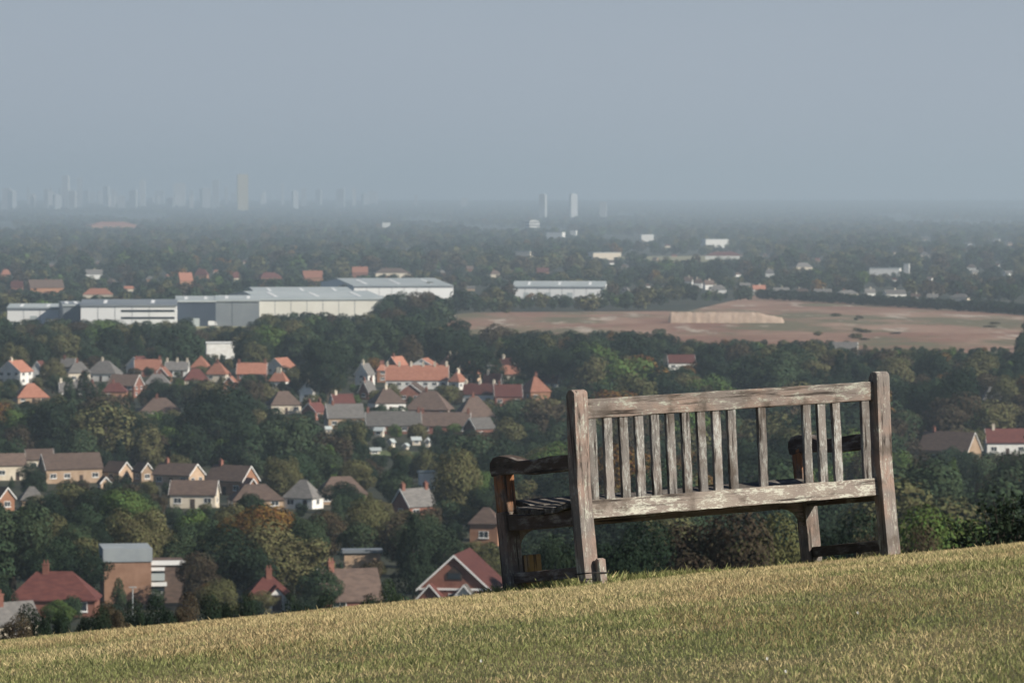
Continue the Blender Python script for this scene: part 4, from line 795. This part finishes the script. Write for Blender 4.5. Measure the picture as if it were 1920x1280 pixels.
leafy_bush(1885, 872, 1075, 230, 62, 'dark leafy bush with distinct leaves rising behind the grass crest'); leafy_bush(1965, 850, 1075, 230, 66, 'very dark bush next to the leafy one at the crest')
# hedge at the foot of the grass: each bush a thing
for i, (px, yt, w_, colr) in enumerate([(20, 1142, 90, 'brown'), (70, 1124, 80, 'dark'), (120, 1138, 70, 'dark'), (170, 1130, 80, 'dark'), (215, 1122, 80, 'brown'), (260, 1120, 80, 'dark'), (305, 1114, 80, 'dark'), (350, 1108, 80, 'brown'), (400, 1104, 80, 'dark'), (445, 1104, 80, 'dark'), (560, 1108, 70, 'dark'), (620, 1106, 80, 'dark'), (680, 1110, 80, 'dark'), (740, 1084, 70, 'mid')]):
    e = tree_px(px, yt, 1180, w_, colr, 'shrub', 'hi', f"{CW[colr]} hedge bush along the foot of the grass slope", 140 + 4 * (i % 3)); e['group'] = f"{CW[colr]} hedge bushes below the grass"; e.name = 'hedge_bush'
# the rest of the valley trees: rows of gardens and copses, clear of the buildings that show
def blocked(px, yt, yb, wpx, d, P):
    for x0, y0, x1, y1, db in PROT:
        sh = (x1 - x0) * .08; x0 += sh; x1 -= sh; y1 -= (y1 - y0) * .15
        if d < db and px + wpx * .42 > x0 and px - wpx * .42 < x1 and yt < y1 and yb > y0: return True
    for fx, fy, r in FOOT:
        if abs(fx - P.x) < r + 2.5 and abs(fy - P.y) < r + 2.5: return True
    return False
cand = []; y = 1172.0; rr = random.Random(5)
while y > 628:
    P0, d0 = foot(960, y); sp = F / d0; px = -620 + rr.uniform(0, 40)
    while px < 2540:
        yb = y + rr.uniform(-5, 5); hm = rr.choice([5.5, 7, 8.5, 9.5, 11, 12.5, 14.5, 17.5]); wm = hm * rr.uniform(.75, 1.15); P, d = foot(px, yb)
        if (px > 1240 and yb < 654) or (830 < px < 1250 and yb < 640): px += wm * sp * .6; continue
        for sc_ in (1, .75, .5, .3):
            h2, w2 = hm * sc_, wm * sc_; yt = row_of(P.z + h2, d)
            if not blocked(px, yt, yb, w2 * sp, d, P): cand.append((w2 * sp * (1 + .4 * rr.random()), P, h2, w2, px, yb, d)); break
        px += wm * sp * rr.uniform(.42, .8)
    y -= sp * 9 * .22
cand.sort(key=lambda q: -q[0] if -30 < q[4] < 1950 else 0)
KW = (['dark'] * 16 + ['mid'] * 18 + ['olive'] * 11 + ['brown'] * 6 + ['bright'] * 2 + ['orange'] * 1); KS = ['round'] * 5 + ['wide'] * 4 + ['tall'] * 3 + ['conifer'] * 1
rest = []
for i, (_, P, h2, w2, px, yb, d) in enumerate(cand):
    c_, s_ = rr.choice(KW), rr.choice(KS)
    if s_ == 'conifer': w2 *= .55; c_ = 'dark' if c_ in ('orange', 'brown') else c_
    if i < 255: put_tree(P, h2, w2, c_, s_, 'hi' if d < 1000 else 'lo')
    else: rest.append((P, h2, w2, c_, s_))
print('trees', len(cand), 'beyond', len(rest))
# ------------------------------------------------------------------ woods beyond counting: one object each, crowns instanced on points
def scatter(name, label, pts, lod_meshes):
    """pts: (P, h, w, colour, shape)"""
    src = bpy.data.collections.new(name + '_crowns'); keys = []
    for s_ in lod_meshes:
        for c_ in LEAF:
            for m_ in lod_meshes[s_]:
                o = bpy.data.objects.new('%04d' % len(keys), m_); src.objects.link(o); own_material(o, LEAF[c_]); keys.append((s_, c_))
    idx = {}
    for i, k_ in enumerate(keys): idx.setdefault(k_, []).append(i)
    n = len(pts); me = bpy.data.meshes.new(name); me.vertices.add(n); me.vertices.foreach_set('co', np.array([p[0] for p in pts], np.float32).ravel())
    A = me.attributes.new('size', 'FLOAT_VECTOR', 'POINT'); A.data.foreach_set('vector', np.array([(p[2] / 9, p[2] / 9, p[1] / 10) for p in pts], np.float32).ravel())
    A = me.attributes.new('turn', 'FLOAT', 'POINT'); A.data.foreach_set('value', np.array([random.uniform(0, 6.28) for p in pts], np.float32))
    A = me.attributes.new('pick', 'INT', 'POINT'); A.data.foreach_set('value', np.array([random.choice(idx[(p[4], p[3])]) for p in pts], np.int32))
    ob = link(name, me); tag(ob, label, 'woodland', kind='stuff')
    g = bpy.data.node_groups.new(name, 'GeometryNodeTree'); g.interface.new_socket('Geometry', in_out='INPUT', socket_type='NodeSocketGeometry'); g.interface.new_socket('Geometry', in_out='OUTPUT', socket_type='NodeSocketGeometry')
    L = g.links.new; gi = g.nodes.new('NodeGroupInput'); go = g.nodes.new('NodeGroupOutput'); ci = g.nodes.new('GeometryNodeCollectionInfo'); ci.inputs['Collection'].default_value = src; ci.inputs['Separate Children'].default_value = True; ci.inputs['Reset Children'].default_value = True
    ip = g.nodes.new('GeometryNodeInstanceOnPoints'); ip.inputs['Pick Instance'].default_value = True
    def attr(nm, ty): q = g.nodes.new('GeometryNodeInputNamedAttribute'); q.data_type = ty; q.inputs['Name'].default_value = nm; return q.outputs['Attribute']
    cx_ = g.nodes.new('ShaderNodeCombineXYZ'); L(attr('turn', 'FLOAT'), cx_.inputs[2])
    L(gi.outputs[0], ip.inputs['Points']); L(ci.outputs[0], ip.inputs['Instance']); L(attr('pick', 'INT'), ip.inputs['Instance Index']); L(cx_.outputs[0], ip.inputs['Rotation']); L(attr('size', 'FLOAT_VECTOR'), ip.inputs['Scale']); L(ip.outputs[0], go.inputs[0])
    md = ob.modifiers.new('crowns', 'NODES'); md.node_group = g; return ob
LO = {s_: CR[(s_, 'lo')] for s_ in ('round', 'tall', 'wide', 'conifer')}
scatter('valley_woodland', 'mass of smaller green trees filling the valley between the houses', rest, LO)
FARM = {'round': [crown(s, 420, 1.5, 'round') for s in (31, 32, 33)], 'wide': [crown(s, 420, 1.5, 'wide') for s in (34, 35)], 'tall': [crown(36, 420, 1.4, 'tall')]}
fp = []; y = 634.0
EARTH = [(840, 588, 1260, 632), (1240, 570, 1940, 640), (1420, 556, 1560, 600), (250, 600, 480, 626), (1160, 479, 1410, 496)]
while y > 379:
    P0, d0 = foot(960, y); sp = F / d0; px = -620.0
    gap = .26 if y > 500 else .34
    while px < 2540:
        yb = y + rr.uniform(-1.5, 1.5); hm = rr.uniform(7, 15) * (1.0 if y > 520 else 1.5); wm = hm * rr.uniform(.8, 1.3); P, d = foot(px, yb); yt = row_of(P.z + hm, d)
        sparse = vnoise(np.array([px / 130.]), np.array([y / 14.]), 77)[0]
        if not any(x0 < px < x1 and y0 < yb < y1 for x0, y0, x1, y1 in EARTH) and sparse > .16:
            for sc_ in (1, .6, .35):
                yt = row_of(P.z + hm * sc_, d)
                if not blocked(px, yt, yb, wm * sc_ * sp, d, P): fp.append((P, hm * sc_, wm * sc_, rr.choice(KW), rr.choice(['round', 'round', 'wide', 'tall']))); break
        px += wm * sp * rr.uniform(.5, 1.0)
    y -= max(sp * 10 * gap, .9)
for k in range(150):                                  # the straight hedge line along the head of the earth field
    u = k / 150; px = 1425 + 520 * u; P, d = foot(px, 560 + 30 * u + rr.uniform(-1, 1)); fp.append((P, rr.uniform(6, 8), rr.uniform(6, 9), 'dark', 'round'))
for k in range(12):
    P, d = foot(rr.choice([rr.uniform(1480, 1930), rr.gauss(1610, 25)]), rr.uniform(592, 640)); fp.append((P, rr.uniform(1.2, 3), rr.uniform(3, 9), rr.choice(['brown', 'olive']), 'round'))
print('far', len(fp))
scatter('far_woodland', 'distant belts of trees fading into blue haze', fp, FARM)

# ------------------------------------------------------------------ haze: one closed box of even, pale air round everything
hz = MB(); hz.box(-36200, 36200, -36200, 36200, -100, 215)
m = bpy.data.materials.new('haze'); m.use_nodes = True; t = m.node_tree; t.nodes.clear(); o = t.nodes.new('ShaderNodeOutputMaterial')
pv = t.nodes.new('ShaderNodeVolumePrincipled'); pv.inputs['Color'].default_value = (.75, .895, 1.0, 1); pv.inputs['Density'].default_value = .000097; pv.inputs['Anisotropy'].default_value = 0.25
t.links.new(pv.outputs[0], o.inputs['Volume'])
hz_o = hz.build('haze', m); tag(hz_o, kind='stuff', label='pale blue haze hanging over the whole valley', cat='haze')
